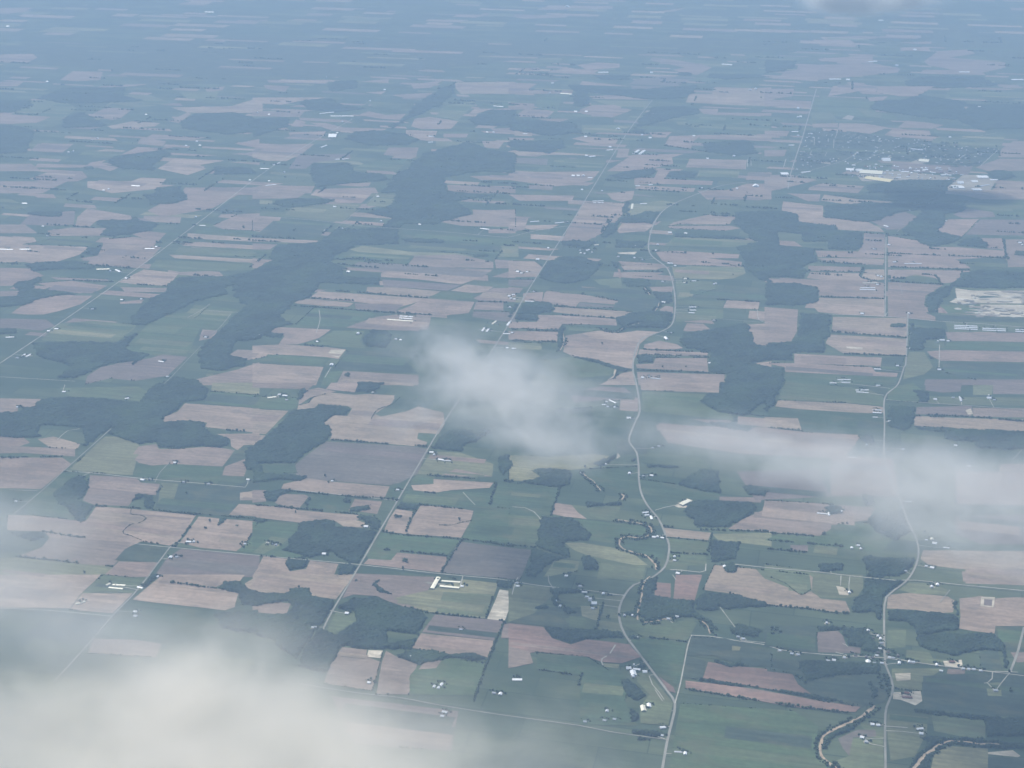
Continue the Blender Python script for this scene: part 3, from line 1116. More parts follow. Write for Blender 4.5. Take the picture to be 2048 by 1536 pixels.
c white 10 780,130 830,155
c white 10 720,168 755,168
c white 12 820,190
c white 12 755,145
c white 12 765,184
c white 16 940,718
c white 16 1117,735
c grey 12 1050,740
c white 18 1135,1228
c white 12 1165,1225
c white 12 1190,1232 1215,1237
c white 12 1300,1415
c white 12 1300,1385
c white 18 1315,1515 1340,1520
c white 18 1700,1465
c grey 12 1125,515
c grey 12 1175,500
c white 10 750,645
c grey 12 555,715
@ 1536 768
g 130,0 480,10 800,40 920,100 925,180 620,150 80,125
u 80,130 620,155 925,185 920,230 800,235 300,210 60,180
g 40,190 860,240 920,290 920,420 280,360 250,280 0,250
u 0,265 240,275 270,370 0,350
H 0,350 270,375
t -900,330 0,350 270,385 740,410 700,480 600,600 -200,560 -800,470
d 1190,185 1630,175 1640,230 1620,260 1180,240
t 1640,190 2048,210 2048,290 1640,260
H 1170,245 1640,265 2048,300
u 1170,255 1600,275 2048,310 2048,385 1900,380 1400,350 1170,340
d 1260,0 1550,0 1540,60 1400,70 1260,50
d 1800,0 2048,0 2048,90 1800,80
l 1640,10 1800,10 1790,90 1640,90
s 1580,210 1620,195 1640,240 1600,245
l 1210,100 2048,120 2048,200 1300,160
g 960,30 1160,0 1240,60 1200,150 960,130
g 2048,500 1950,610 2048,610
u 1860,640 2048,620 2048,700 1850,700
d -250,700 400,680 500,900 -100,930
t 500,560 1000,600 1050,900 500,900
u -40,1010 0,930 480,960 860,990 800,1090 620,1110 480,1180 410,1215 60,1190 -320,1160 -200,1080
t 1500,700 2048,720 2048,990 1500,960
g 80,1200 410,1220 560,1120 800,1110 870,1200 1000,1250 900,1350 0,1250
l 380,1290 560,1310 550,1370 360,1350
d 180,1290 320,1290 320,1340 180,1330
H 0,1320 450,1360
H 0,1190 400,1220
H 0,1250 600,1300
l 1040,1200 1200,1200 1200,1260 1040,1240
u 1240,1330 2048,1350 2048,1480 1540,1480 1290,1450 1220,1400
u 1550,1500 2048,1500 2048,1610 1560,1580
d 1500,1060 2048,1000 2048,1300 1700,1280 1500,1200
l 0,1440 400,1500 380,1545 0,1545
w 0,0 130,0 90,60 40,180 0,260
w 960,180 1190,180 1160,340 1100,380 960,350
w 1150,40 1300,70 1280,160 1210,150
w 1170,345 1400,350 1900,375 2048,385 2048,440 1970,530 1880,530 1640,510 1660,470 1420,450 1410,390 1200,370
w 740,880 850,900 850,985 770,970
w 820,1060 1090,1000 1150,1180 1030,1260 850,1180 800,1100
w 410,1215 430,1190 480,1180 470,1210
w 400,1440 600,1440 620,1500 560,1500 400,1500
w 750,1380 1190,1400 1170,1460 1050,1545 800,1545 780,1450
w 430,980 600,980 610,1040 500,1050
w 700,400 860,420 860,500 780,470
c white 12 705,52 800,50
c white 12 710,66 800,72
c white 12 865,15 895,15
c white 12 840,210 905,212
c white 14 840,230 905,234
c white 10 840,268 875,268
c white 12 970,302
c white 14 1000,315
c white 18 1030,315 1050,320
c white 12 1085,325
c white 26 1755,115 1780,115
c grey 12 1810,130
c grey 14 1535,105 1545,140
c white 20 1325,125 1348,125
c grey 12 1480,112
c white 16 1500,495
c white 16 1605,660
c white 10 645,590 705,590
c white 12 395,1035 475,1043
c white 12 488,1030 488,1055
c white 18 516,983
c white 20 570,1020 588,1022
c white 14 670,1315
c white 14 722,1295
c white 12 742,1322
c white 18 1045,1120
c white 10 1100,943 1150,943
c cream 18 1310,1245
c white 22 1320,1275 1345,1280
c white 12 1265,1252
c white 10 1405,1310 1450,1315
c white 20 1300,1470 1325,1475
c white 12 1265,1460
c grey 12 1100,1500
c white 12 520,1468
c grey 12 745,435
c grey 14 1080,525
c grey 12 790,490
o 12 1765,100
@ 0 1152
u 0,0 810,0 640,150 560,260 0,240
g 820,0 1180,20 1270,30 1130,110 1060,140 840,120 640,150
u 660,140 1060,140 900,300 560,270 620,190
u 1300,0 1960,0 1900,70 1800,60 1700,100 1940,110 1900,160 1880,250 1800,275 1200,210 1060,190
u 1960,60 2048,0 2060,120 1970,100
H 1370,50 1420,60 1700,95 1900,120
w 1780,50 1900,40 1960,90 2048,130 2048,250 1930,230 1900,150 1750,100
w 1180,0 1290,0 1170,100 1120,90
w 1700,300 2048,270 2048,470 1780,430
t 750,500 1300,520 1250,650 700,620
b 400,300 880,330 700,560 200,480
g 900,330 1100,210 1700,290 1750,450 1400,560 800,470
c cream 14 850,80 880,65
c cream 12 905,72 1000,77
c cream 12 875,95 980,105
c cream 14 605,228 640,222
c cream 14 650,218 680,208
c white 16 1083,290
c grey 16 1085,325
c white 12 1100,90 1140,100
c white 12 1260,10
@ 512 1152
u 0,-10 790,-10 640,190 440,160 430,110 260,100 240,145 40,140 0,130
u 0,240 150,205 280,220 240,310 0,290
t 790,-20 1440,10 1380,110 1450,290 1190,250 1050,200 960,160 780,150 690,180
y 1440,100 1660,30 1940,60 1830,340 1440,300 1340,280 1100,180
l 1500,130 1900,150 1840,330 1440,290
s 1950,110 2048,130 1990,360 1850,345
d 1430,310 1980,360 1920,520 1330,450
u 1320,460 1910,520 1860,655 1740,620 1640,650 1520,620 1250,580
t 690,570 890,590 880,640 1000,690 930,920 540,860 600,700
t 1040,600 1110,640 1290,710 1220,950 960,950 1010,680
s 900,595 1015,600 1000,660 885,650
g 1300,720 1540,660 1840,700 1750,960 1230,950 1230,800
t 1330,710 1420,660 1500,660 1440,740 1300,750
d 600,960 1620,1080 1560,1400 800,1350
t 1980,380 2048,390 2048,500 1960,500
l 640,290 790,300 790,360 640,450 560,460
X 620,260 780,280 800,370 640,470 560,450
X 410,390 550,400 540,430 420,430
X 1050,440 1290,470 1290,500 1060,540
H 1190,250 1340,285 1440,300 1980,360
H 1985,370 1860,660 1740,1000
L 1010,610 990,700 930,920
w 0,140 240,145 260,100 430,105 440,165 640,195 620,260 520,420 380,560 320,690 300,650 150,560 140,520 0,470 0,300 240,310 290,260 240,205 0,240
w 640,250 780,180 960,170 1070,210 1190,255 1330,290 1380,340 1320,450 1250,590 1030,590 870,590 700,560 560,780 330,730 380,560 520,420
w 940,40 990,30 960,70 1020,110 1100,150 1000,140 930,90
w 1250,600 1430,590 1530,630 1740,620 1870,670 1740,680 1540,660 1300,720 1110,640
w 1920,30 2048,40 2048,110 1930,90
w 790,30 880,35 850,45 790,45
c cream 22 1460,20 1410,105
c cream 14 1490,42 1630,52
c cream 16 1475,88 1620,102
c white 14 1640,85 1660,87
c white 18 718,300 738,302
c white 12 455,415
c grey 12 480,412
c grey 12 560,465
c white 14 905,857
c white 14 1490,865 1475,885
c white 12 1425,890
c white 12 1460,900
c white 16 1955,948
c grey 12 1905,940
c grey 14 1490,1090 1530,1098
c white 12 1490,1125
c grey 12 1640,432
c grey 12 540,270
o 12 1235,658
@ 1024 1152
l 0,60 300,90 320,160 200,270 180,300 0,370
l 370,160 590,170 600,240 460,260 380,240
y 550,240 700,240 690,360 560,320
b 0,370 180,300 300,250 540,260 560,320 420,340 460,420 240,400
l 750,160 890,160 860,230 850,340 700,330
l 690,350 860,380 880,450 680,430
g 460,320 560,330 660,400 640,430 460,410
r 0,380 250,410 320,500 470,550 600,510 800,530 940,550 1030,650 880,700 720,690 600,650 390,630 200,610 0,640
t 0,560 140,610 170,700 0,740
g 1060,500 1390,530 1350,850 1310,880 1170,800 1090,690 1010,600 950,510
g 890,400 1080,380 1200,400 1430,340 1480,380 1440,460 1400,520 1060,490
H 1060,490 1390,525
H 745,160 700,330 670,430
r 1150,50 1270,60 1270,180 1140,160
r 1310,0 1520,0 1460,200 1290,190
r 1170,800 1290,890 1310,940 1250,920
b 1430,490 1700,500 2048,600 2048,730 1850,720 1620,640 1400,640
b 1400,650 1550,680 1530,820 1370,820
g 200,620 600,650 700,720 850,740 950,850 900,1000 1000,1200 540,1190 550,800 200,750
l 1000,780 1090,780 1290,1020 1250,1200 1030,1180 1020,1060 1100,950 1000,850
y 730,700 860,710 850,740 740,730
H 220,750 540,795
H 555,790 530,870
L 190,610 400,630 600,650 700,710 780,760
w 240,400 460,430 680,430 890,455 920,480 1020,490 1010,515 850,500 620,510 480,545 320,490
w 900,290 1000,290 1010,90 1100,20 1180,0 1140,160 1270,180 1290,190 1460,200 1460,280 1560,340 1700,470 1440,330 1200,340 1080,370 1060,340 900,310
w 1530,120 1820,160 1860,180 1960,190 2048,235 2048,250 1800,260 1580,280 1460,280 1460,200
w 870,830 950,830 1080,960 1000,1000 930,970 870,900
w 930,1060 1010,1100 1010,1180 960,1180 940,1100
w 940,1230 1200,1240 1200,1300 1000,1320
w 300,90 540,100 870,155 740,160 710,130 560,140 370,150 380,240 330,240
w 1010,660 1090,690 1090,740 1020,740
w 400,250 470,260 540,300 430,310
w 180,250 300,230 300,260 190,275
w 1740,400 1850,380 2000,440 1960,490 1740,470
y 1760,560 1830,570 1820,600 1760,600
c white 22 920,742 948,742
c white 28 965,765 975,800
c white 14 970,748 1025,755
c white 20 1050,770 1075,770
c cream 24 1045,1045 1055,1085
c white 20 1093,1028 1098,1055
c white 14 1185,1218 1225,1215
c white 16 5,832 78,832
c grey 10 1300,1410 1360,1413
c white 12 560,133 600,135
c white 26 640,221 673,221
c white 12 350,205
c white 12 385,245
c white 12 600,170
c white 12 625,185
c grey 12 625,200
c white 14 730,145
c white 16 972,318
c white 12 1043,315
c white 14 995,495
c grey 12 900,320
c white 14 435,2
c grey 14 545,85
c white 14 1385,1425
c white 12 1130,1275
c white 12 1200,1280
c grey 12 740,1160
c grey 12 820,1150
c grey 14 760,1085
c white 12 645,262
c grey 12 585,1170
c grey 12 40,60
c white 14 45,85
c white 12 1250,345
c white 12 1320,328
c white 12 1850,505
c grey 12 1810,490
c white 12 970,808
o 10 975,722
@ 1536 1152
u -430,-90 330,-10 360,10 350,120 420,180 620,200 660,290 540,290 240,250 0,230 -190,190 -230,150 -520,110
l -100,-60 330,-10 350,120 270,150 180,100 0,20
L 20,10 140,60 200,110 270,150 340,110
l 370,-20 760,0 760,100 720,160 600,180 420,170 350,130
s 545,80 600,90 650,130 640,155 570,150
l 1130,50 1270,60 1440,110 1440,150 1150,140 1050,110
u 960,150 1130,135 1440,165 1500,200 1480,290 1300,300 1180,270 950,260
u 1530,180 1700,160 1810,180 1960,170 2048,200 2048,400 1840,400 1810,460 1640,440 1530,420 1540,320
s 1705,165 1815,170 1805,250 1700,240
d 1730,185 1795,190 1790,240 1725,235
b 1820,400 2048,420 2040,590 1960,610 1800,560
l 960,430 1105,430 1100,570 950,580
l 1110,590 1290,610 1320,660 1440,670 1330,710 1100,680
b 1690,600 1840,600 1880,750 1700,740
s 1400,680 1550,670 1560,740 1420,730
t 1440,740 1580,750 1570,800 1430,780
l 990,740 1400,740 1330,790 1230,850 1230,920 1020,900 990,800
s 1015,780 1140,775 1140,830 1030,840
s 1000,930 1220,920 1235,1000 1180,1035 1060,990 1000,985
b 1240,800 1800,770 2048,800 2048,1150 1780,1120 1250,1060 1240,950
l 1740,860 1860,850 1870,960 1760,960
d 390,450 560,440 600,480 630,560 740,575 740,620 400,610
b 0,400 380,400 380,620 0,560
b -100,660 900,690 960,760 980,830 960,930 930,1010 750,1050 400,1000 350,940 240,860 190,780 0,740
r -480,690 -300,720 0,750 190,780 240,870 345,945 150,930 -150,880 -520,820
r -660,840 -300,880 0,920 400,1000 740,1050 700,1090 640,1090 200,1050 0,1010 -300,960 -660,900
H -660,905 -280,965 0,1010 500,1080 640,1095
l 750,1180 860,1170 920,1180 930,1290 870,1300 740,1200
d 720,1230 860,1230 870,1290 680,1290 690,1400 650,1440 600,1380 560,1300
l 680,1300 920,1280 930,1560 560,1560 540,1480 650,1440
l 960,1100 1280,1130 1270,1250 1180,1440 980,1480 950,1200
l 1310,1110 1740,1150 1740,1300 1560,1290 1330,1240
y 1440,1360 1760,1380 1760,1560 1300,1560 1330,1420
s 1760,1410 1960,1395 2020,1440 2000,1450 1760,1425
b 1760,1450 2048,1470 2048,1560 1760,1560
g -700,1020 200,1080 400,1200 380,1400 500,1580 -800,1580
t 1940,610 2048,620 2048,690 1990,690
u 1580,-60 2100,-40 2100,110 1580,60
H 0,235 240,255 540,295 640,300
w 780,0 1100,40 1000,110 930,180 930,360 860,350 840,290 700,300 660,290 680,190 760,150
w 950,270 1180,280 1480,310 1520,350 1530,430 1420,440 1300,470 1180,490 1180,420 1100,370 950,360
w 1190,470 1800,460 1900,560 1930,740 1880,740 1860,600 1690,600 1480,640 1300,590 1200,560
w 380,400 800,430 900,620 770,600 740,570 640,560 590,440 380,440
w 230,680 900,700 900,790 600,800 300,850 250,760
w -650,820 -500,825 -150,880 340,945 800,1050 400,995 0,915 -400,870
w 1240,1070 1800,1130 2048,1180 2048,1300 1740,1290 1740,1160 1310,1110 1100,1080
w 1200,1290 1560,1290 1900,1340 2048,1340 2048,1400 1900,1390 1760,1380 1440,1350 1330,1420 1290,1560 1100,1560 1180,1440 1290,1330
w -450,670 -330,700 -200,690 -150,720 -300,740 -440,700
w 1480,200 1520,200 1510,250 1530,320 1500,320 1475,250
w 1180,490 1400,560 1500,560 1650,520 1690,590 1480,640 1200,570
w 560,1200 740,1180 680,1240 520,1290 480,1400 440,1380 480,1280
w 950,30 1050,30 1000,60
w 780,820 880,900 870,990 820,980
c white 16 825,1190 845,1192
c white 14 880,1197
c white 16 740,1292 765,1298
c grey 14 785,1330
c white 16 1225,1265
c white 12 1190,1228 1240,1222
c white 24 800,685 802,700
c white 16 527,678
c grey 14 480,682
c white 14 1050,700
c white 12 773,467
c white 10 637,425
c grey 14 800,440
c grey 12 470,380
c white 14 650,135
c white 16 1355,72
c white 12 1310,88
c grey 12 880,485
c white 12 900,505
c grey 12 908,540
c white 12 895,585
c white 12 970,655
c grey 12 1000,660
c white 12 1130,690
c white 12 1160,692
c white 12 1385,762
c brown 14 1450,690 1490,690
c white 12 1645,750
c white 12 1605,748
c brown 16 1075,970 1150,972
c brown 16 1110,940
c grey 14 1820,920
c white 12 95,600
c white 12 190,625
c white 12 240,632
c white 12 610,655
c white 12 1350,715
c white 12 1700,760
c white 12 870,640
c grey 12 850,700
c white 12 910,700
c white 12 750,720
c white 12 1560,745
c dark 12 835,655
c dark 12 785,650
c dark 12 700,640
c dark 12 960,610
c dark 12 1040,640
c dark 12 880,615
c dark 12 840,500
'''
ROADS = [  # (kind, width m, points in full picture pixels)
 ('road', 15, '1420,378 1326,422 1297,497 1335,538 1348,580 1350,620 1343,650 1318,665 1285,677 1270,705 1266,740 1272,765 1278,800 1279,825 1270,845 1258,877 1262,890 1273,905 1277,930 1278,960 1282,985 1294,1010 1318,1040 1331,1070 1338,1090 1337,1110 1329,1135 1300,1158 1268,1170 1250,1190 1239,1215 1239,1240 1250,1270 1280,1310 1310,1350 1335,1383 1350,1407 1345,1440 1335,1480 1325,1536 1316,1590'),
 ('road', 12, '1400,385 1450,370 1520,362 1580,355 1620,342 1650,333 1690,320 1715,305'),
 ('track', 8, '1766,1316 1690,1312 1620,1307 1560,1300 1530,1290 1480,1283 1420,1273 1383,1271 1376,1290 1368,1330 1360,1370 1350,1407'),
 ('track', 7, '1766,1316 1830,1325 1880,1332 1950,1340 2030,1350 2090,1357'),
 ('road', 14, '1772,475 1771,550 1770,633'),
 ('road', 13, '1816,625 1812,720 1808,735 1795,770 1770,795 1769,850 1769,915 1782,960 1800,1000 1815,1040 1833,1080 1837,1110 1828,1140 1810,1165 1780,1188 1769,1210 1769,1310 1771,1330 1783,1360 1785,1385 1773,1415 1770,1450 1771,1540 1771,1600'),
 ('road', 15, '1633,178 1612,250 1605,275 1582,345 1576,378'),
 ('road', 12, '1305,200 1255,265 1180,385 1140,450 1060,575 1026,635 985,700 940,767 885,850 830,942 720,1130 665,1222 648,1255'),
 ('track', 9, '705,238 550,330 400,443 250,555 100,660 0,727 -120,808'),
 ('road', 7, '755,388 720,418 685,447 670,458'), ('road', 6, '462,628 440,655 424,668'), ('road', 5, '402,692 375,720 345,752 328,768'), ('road', 8, '222,858 175,900 130,940 95,972 60,1002 20,1035'),
 ('road', 10, '350,1085 340,1095 275,1180 225,1232 180,1285 110,1362'),
 ('road', 8, '20,980 75,982'), ('track', 8, '130,942 200,948 290,958 400,967 490,975'),
 ('track', 7, '270,1088 340,1095 460,1106 600,1119 720,1130 880,1148 1000,1159 1060,1169 1100,1174 1180,1182 1250,1192'),
 ('track', 8, '1340,1140 1364,1141 1400,1145 1411,1142 1412,1128'), ('track', 8, '1470,1129 1536,1136 1640,1145 1700,1152 1790,1161 1830,1161 1930,1171 2048,1182 2100,1187'),
 ('track', 9, '1630,628 1770,633 1816,637 1880,643 1950,647 2048,655 2100,659'),
 ('road', 9, '1772,800 1850,806 1940,812 2048,820 2100,824'), ('track', 8, '1660,764 1700,768 1780,777'), ('track', 8, '1730,785 1768,791'),
 ('track', 8, '550,435 620,440 685,447 730,453 790,457 900,465 1000,474 1024,473 1070,462 1136,452'),
 ('track', 7, '0,1217 90,1221 225,1233'), ('road', 7, '600,1368 712,1386 800,1396 875,1410 987,1428 1160,1452 1220,1464 1335,1480'),
 ('track', 7, '-20,753 50,757 150,763'), ('track', 6, '587,980 700,992 797,1002'),
 ('track', 7, '1310,1021 1330,1015 1355,1010'), ('track', 8, '1231,1290 1219,1309 1204,1318 1203,1324 1206,1331'),
 ('track', 6, '1682,1152 1681,1172'), ('track', 6, '1985,1345 1984,1358 1975,1366 1968,1367'), ('track', 6, '1975,1367 1990,1382'),
 ('track', 7, '1879,690 1878,735'), ('track', 6, '1771,1453 1815,1456'), ('track', 6, '1771,1494 1740,1488 1730,1478'),
 ('track', 6, '1024,1014 1050,1016 1068,1024 1082,1040'), ('track', 6, '1024,1190 1030,1168 1036,1155'), ('track', 5, '1298,1352 1305,1370 1318,1385 1328,1400'),
 ('track', 5, '1310,1380 1325,1403'), ('road', 6, '1096,1150 1098,1165 1107,1178'), ('track', 6, '1770,633 1775,625'), ('track', 6, '1515,620 1518,640 1540,648'),
 ('road', 6, '1440,638 1520,645'), ('track', 5, '375,636 400,622 420,608'), ('track', 6, '415,622 475,625'), ('track', 6, '115,880 135,862 160,858'),
 ('track', 6, '125,785 130,770'), ('track', 6, '1345,1150 1352,1160'), ('road', 6, '2044,900 2025,920'), ('road', 14, '2048,1255 2035,1305 2020,1345'),
 ('track', 6, '633,665 640,640 638,620'), ('track', 7, '662,735 650,755'), ('road', 6, '340,925 320,945 310,965'), ('track', 7, '926,1152 923,1164 919,1177'), ('track', 5, '926,985 935,995 950,1010'),
 ('track', 7, '1671,1305 1700,1312'), ('road', 6, '1880,1205 1900,1180'), ('track', 5, '1685,1288 1692,1290 1695,1294'),
 ('track', 7, '1705,330 1740,315 1770,305'), ('track', 8, '1960,333 1998,298'), ('track', 8, '1906,326 1931,309'), ('track', 6, '1878,318 1893,308'),
 ('track', 6, '1670,277 1676,262'), ('track', 6, '1684,274 1700,266'), ('track', 6, '1696,277 1712,268'), ('track', 6, '1709,278 1724,270'),
 ('track', 7, '1628,290 1629,275'), ('track', 8, '1667,297 1668,279'), ('track', 7, '1880,283 1930,277 1994,266'), ('track', 7, '1620,310 1623,302'),
 ('track', 6, '1650,312 1654,304'), ('track', 8, '1567,335 1572,318'), ('track', 7, '1805,300 1830,292'), ('track', 6, '1755,297 1765,290'),
 ('road', 7, '1360,620 1395,614'), ('track', 7, '1495,318 1495,334'), ('track', 7, '1502,316 1502,332'), ('road', 6, '1794,464 1800,458'),
 ('road', 6, '1800,570 1805,590'), ('track', 6, '2036,1345 1990,1343'), ('track', 5, '1440,1215 1470,1255'), ('track', 5, '1480,1280 1487,1282 1530,1286'),
]
RIVERS = [(15, '1764,1350 1768,1365 1771,1382 1765,1400'), (17, '1750,1412 1735,1424 1720,1435 1690,1450 1665,1461 1650,1470 1643,1482 1640,1500 1648,1518 1668,1534 1700,1556'),
 (19, '1826,1540 1840,1522 1850,1510 1866,1500 1880,1490'), (13, '1880,1490 1893,1484 1905,1482 1920,1483 1940,1485 1960,1489 1975,1488 2000,1490'),
 (13, '1230,1040 1245,1041 1260,1044 1275,1046 1290,1050 1302,1056 1303,1064 1295,1072 1280,1077 1262,1074 1250,1074 1240,1080 1239,1090 1246,1098 1262,1103 1275,1108 1290,1110 1302,1120 1311,1130 1312,1140'), (11, '1300,1153 1292,1160 1285,1175 1283,1192 1280,1208 1276,1224 1275,1240'),
 (10, '1163,944 1175,955 1186,962 1194,972 1202,982'), (10, '1242,988 1248,992 1243,1000'), (8, '1285,1245 1310,1243 1330,1238 1350,1233'), (8, '1400,1240 1412,1249 1417,1258 1420,1268'),
 (8, '1126,667 1128,680 1124,695 1118,703'), (8, '1199,655 1215,662 1235,664 1249,655 1280,646'), (8, '1310,622 1316,614 1318,606'), (8, '1288,575 1300,590'), (7, '1205,466 1212,452 1220,440'),
 (9, '1230,740 1228,752 1216,760'), (7, '1597,1342 1601,1352 1611,1364'), (6, '1548,1253 1553,1268')]

def pts(s): return [tuple(float(v) for v in p.split(',')) for p in s.split()]
FIELDS, WOODS, CLEAR, HEDGES, THIN, BLDG, TOWN, SILOS = [], [], [], [], [], [], [], []
ox = oy = 0.0
for ln in DATA.strip().split('\n'):
    k, *rest = ln.split()
    if k == '@': ox, oy = float(rest[0]), float(rest[1]); continue
    extra = None
    if k == 'c': extra = (rest[0], float(rest[1])); rest = rest[2:]
    if k == 'o': extra = float(rest[0]); rest = rest[1:]
    p = [(ox + a / 4, oy + b / 4) for a, b in (tuple(map(float, q.split(','))) for q in rest)]
    if k not in 'XHLco' and len(p) > 2:                 # survey sheets lap a little over one another
        mx, my = sum(q[0] for q in p) / len(p), sum(q[1] for q in p) / len(p)
        p = [(x + (7 if mx < x else -7) if any(abs(x - t_) < 2.5 for t_ in (512, 1024, 1536)) else x,
              y + (2.5 if my < y else -2.5) if any(abs(y - t_) < 2 for t_ in (384, 768, 1152)) else y) for x, y in p]
    if k == 'w': WOODS.append(p)
    elif k == 'X': CLEAR.append(p)
    elif k == 'v': TOWN.append(p)
    elif k == 'H': HEDGES.append(p)
    elif k == 'L': THIN.append(p)
    elif k == 'c': BLDG.append((extra[0], extra[1], p))
    elif k == 'o': SILOS.append((extra, p[0]))
    else: FIELDS.append((k, p))

# ------------------------------------------------------------------ ground, fields
S = 95000.0
gp = np_mesh('ground', [(-S, -20000, 0), (S, -20000, 0), (S, 130000, 0), (-S, 130000, 0)], [[0, 1, 2, 3]])
g = link('ground', gp, M_GROUND); g['kind'] = 'structure'

def rough_outline(P2, step, amp):
    out = []; n = len(P2)
    for i in range(n):
        a = np.array(P2[i]); b = np.array(P2[(i + 1) % n]); L = np.linalg.norm(b - a); k = max(1, int(L / step))
        nrm = np.array([-(b - a)[1], (b - a)[0]]) / max(L, 1e-6)
        for j in range(k):
            q = a + (b - a) * j / k
            w = mn.noise(Vector((q[0] / 90, q[1] / 90, 3.3))) * amp + random.uniform(-.25, .25) * amp
            out.append(q + nrm * (w if j else w * .3))
    return out
FC = {'t': [(.262, .192, .152), (.28, .202, .162), (.232, .174, .145), (.25, .19, .152)], 'u': [(.315, .235, .182), (.29, .215, .172), (.335, .25, .192), (.31, .238, .176)],
      'd': [(.165, .130, .118), (.18, .14, .124), (.152, .13, .112)], 'r': [(.235, .150, .120), (.25, .16, .128)], 's': [(.48, .42, .32), (.52, .46, .36)],
      'g': [(.064, .100, .052), (.078, .115, .056), (.056, .088, .050), (.095, .122, .062)], 'l': [(.125, .145, .078), (.112, .136, .074), (.14, .152, .084)],
      'b': [(.050, .070, .052), (.046, .066, .050), (.058, .076, .052)], 'y': [(.205, .195, .11), (.185, .185, .105)]}
FNAME = {'t': 'tan ploughed field', 'u': 'pale pinkish tan field', 'd': 'dusky brown field', 'r': 'reddish brown field', 's': 'bare sandy patch', 'g': 'mid green crop field',
         'l': 'light green pasture', 'b': 'dark green field', 'y': 'yellowish stubble field'}
placed = []
def add_field(code, W2, pxc=None):
    bb = (min(q[0] for q in W2), min(q[1] for q in W2), max(q[0] for q in W2), max(q[1] for q in W2))
    lay = 1
    for b2, l2 in placed:
        if bb[0] < b2[2] and bb[2] > b2[0] and bb[1] < b2[3] and bb[3] > b2[1]: lay = max(lay, l2 + 1)
    lay_z = 0.10 + 0.10 * lay
    placed.append((bb, lay))
    dist = math.hypot(*np.mean(W2, axis=0))
    O = rough_outline(W2, max(45, dist / 200), max(3, dist / 4200))
    cx, cy = np.mean(O, axis=0)
    V = [Vector((q[0] - cx, q[1] - cy, 0)) for q in O]
    T = geometry.tessellate_polygon([V])
    if not T: return
    F = []
    for t in T:
        a, b, c = (V[i] for i in t)
        F.append(t if (b - a).cross(c - a).z > 0 else (t[0], t[2], t[1]))
    me = np_mesh('field', [tuple(v) for v in V], F)
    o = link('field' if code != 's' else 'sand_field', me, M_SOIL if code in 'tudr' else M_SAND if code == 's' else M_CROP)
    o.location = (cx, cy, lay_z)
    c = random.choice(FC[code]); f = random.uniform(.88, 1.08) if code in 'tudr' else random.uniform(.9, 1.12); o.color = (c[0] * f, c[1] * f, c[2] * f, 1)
    o['kind'] = 'structure'
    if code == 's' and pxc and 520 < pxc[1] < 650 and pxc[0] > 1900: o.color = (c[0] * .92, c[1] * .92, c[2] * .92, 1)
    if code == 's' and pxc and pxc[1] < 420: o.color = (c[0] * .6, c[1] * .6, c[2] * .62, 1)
    if pxc: want_label(o, FNAME[code], *pxc)
    return o
nf = 0
for iy in range(0, 60):
    for ix in range(-16, 17):
        c = RD * (9500 + iy * 420) + CD * (ix * 1180 + 300 * (iy % 3)); px, py = P(*c)
        if not (-150 < px < 2200 and 84 < py < 690): continue
        if random.random() > (.88 if py < 330 else .74 if px < 1300 else .5): continue
        w_, h_ = random.uniform(260, 900), random.uniform(70, 190); c = c + CD * random.uniform(-300, 300) + RD * random.uniform(-120, 120)
        tp = random.uniform(-.25, .25) * w_
        add_field(random.choice('tuttutlytdg'), [c - CD * w_ / 2 - RD * h_ / 2, c + CD * w_ / 2 - RD * h_ / 2, c + CD * (w_ / 2 + tp) + RD * h_ / 2, c - CD * (w_ / 2 - tp * .5) + RD * h_ / 2]); nf += 1
for code, p in FIELDS:
    # outlines are read no farther than the frame; those that touch its sides run on a little way beyond
    q = []
    for x, y in p:
        if x <= 2: x = -260 - (y % 7) * 20
        if x >= 2046: x = 2300 + (y % 7) * 20
        q.append((x, y))
    add_field(code, [np.array(G(*v)) for v in q], tuple(np.mean(p, axis=0)))

# narrower strips inside the larger fields: other crops, headlands, wetter ground
def inside1(poly, x, y):
    r_ = False; j = len(poly) - 1
    for i in range(len(poly)):
        xi, yi = poly[i]; xj, yj = poly[j]
        if (yi > y) != (yj > y) and x < (xj - xi) * (y - yi) / (yj - yi) + xi: r_ = not r_
        j = i
    return r_
KIN = {'t': 'tudt', 'u': 'uttu', 'd': 'tdb', 'g': 'glbg', 'b': 'gbg', 'l': 'gly', 'y': 'lyt', 'r': 'trd'}
for code, p in FIELDS:
    if code == 's': continue
    W2 = [G(*v) for v in p]; xs = [q[0] for q in W2]; ys = [q[1] for q in W2]
    area = abs(sum(W2[i - 1][0] * W2[i][1] - W2[i][0] * W2[i - 1][1] for i in range(len(W2)))) / 2
    bigb = code == 'b' and area > 3e7
    for k in range(130 if bigb else min(8, int(area / 110000) + (random.random() < .5))):
        x = random.uniform(min(xs), max(xs)); y = random.uniform(min(ys), max(ys)); c = np.array([x, y])
        if not inside1(W2, x, y): continue
        la = lb = 0
        for st in range(40):
            if inside1(W2, *(c - CD * (la + 30))): la += 30
            if inside1(W2, *(c + CD * (lb + 30))): lb += 30
        la = min(la, random.uniform(80, 900)); lb = min(lb, random.uniform(80, 900))
        hh = random.uniform(14, 60) * (1 + math.hypot(x, y) / 22000)
        if la + lb < 120 or not (inside1(W2, *(c + RD * hh)) and inside1(W2, *(c - RD * hh))): continue
        A, B = c - CD * la, c + CD * lb; tp = random.uniform(.0, .35)
        add_field(random.choice('tugybblu') if bigb else random.choice(KIN[code]), [A - RD * hh, B - RD * hh * (1 - tp), B + RD * hh, A + RD * hh * (1 - tp)], P(x, y))

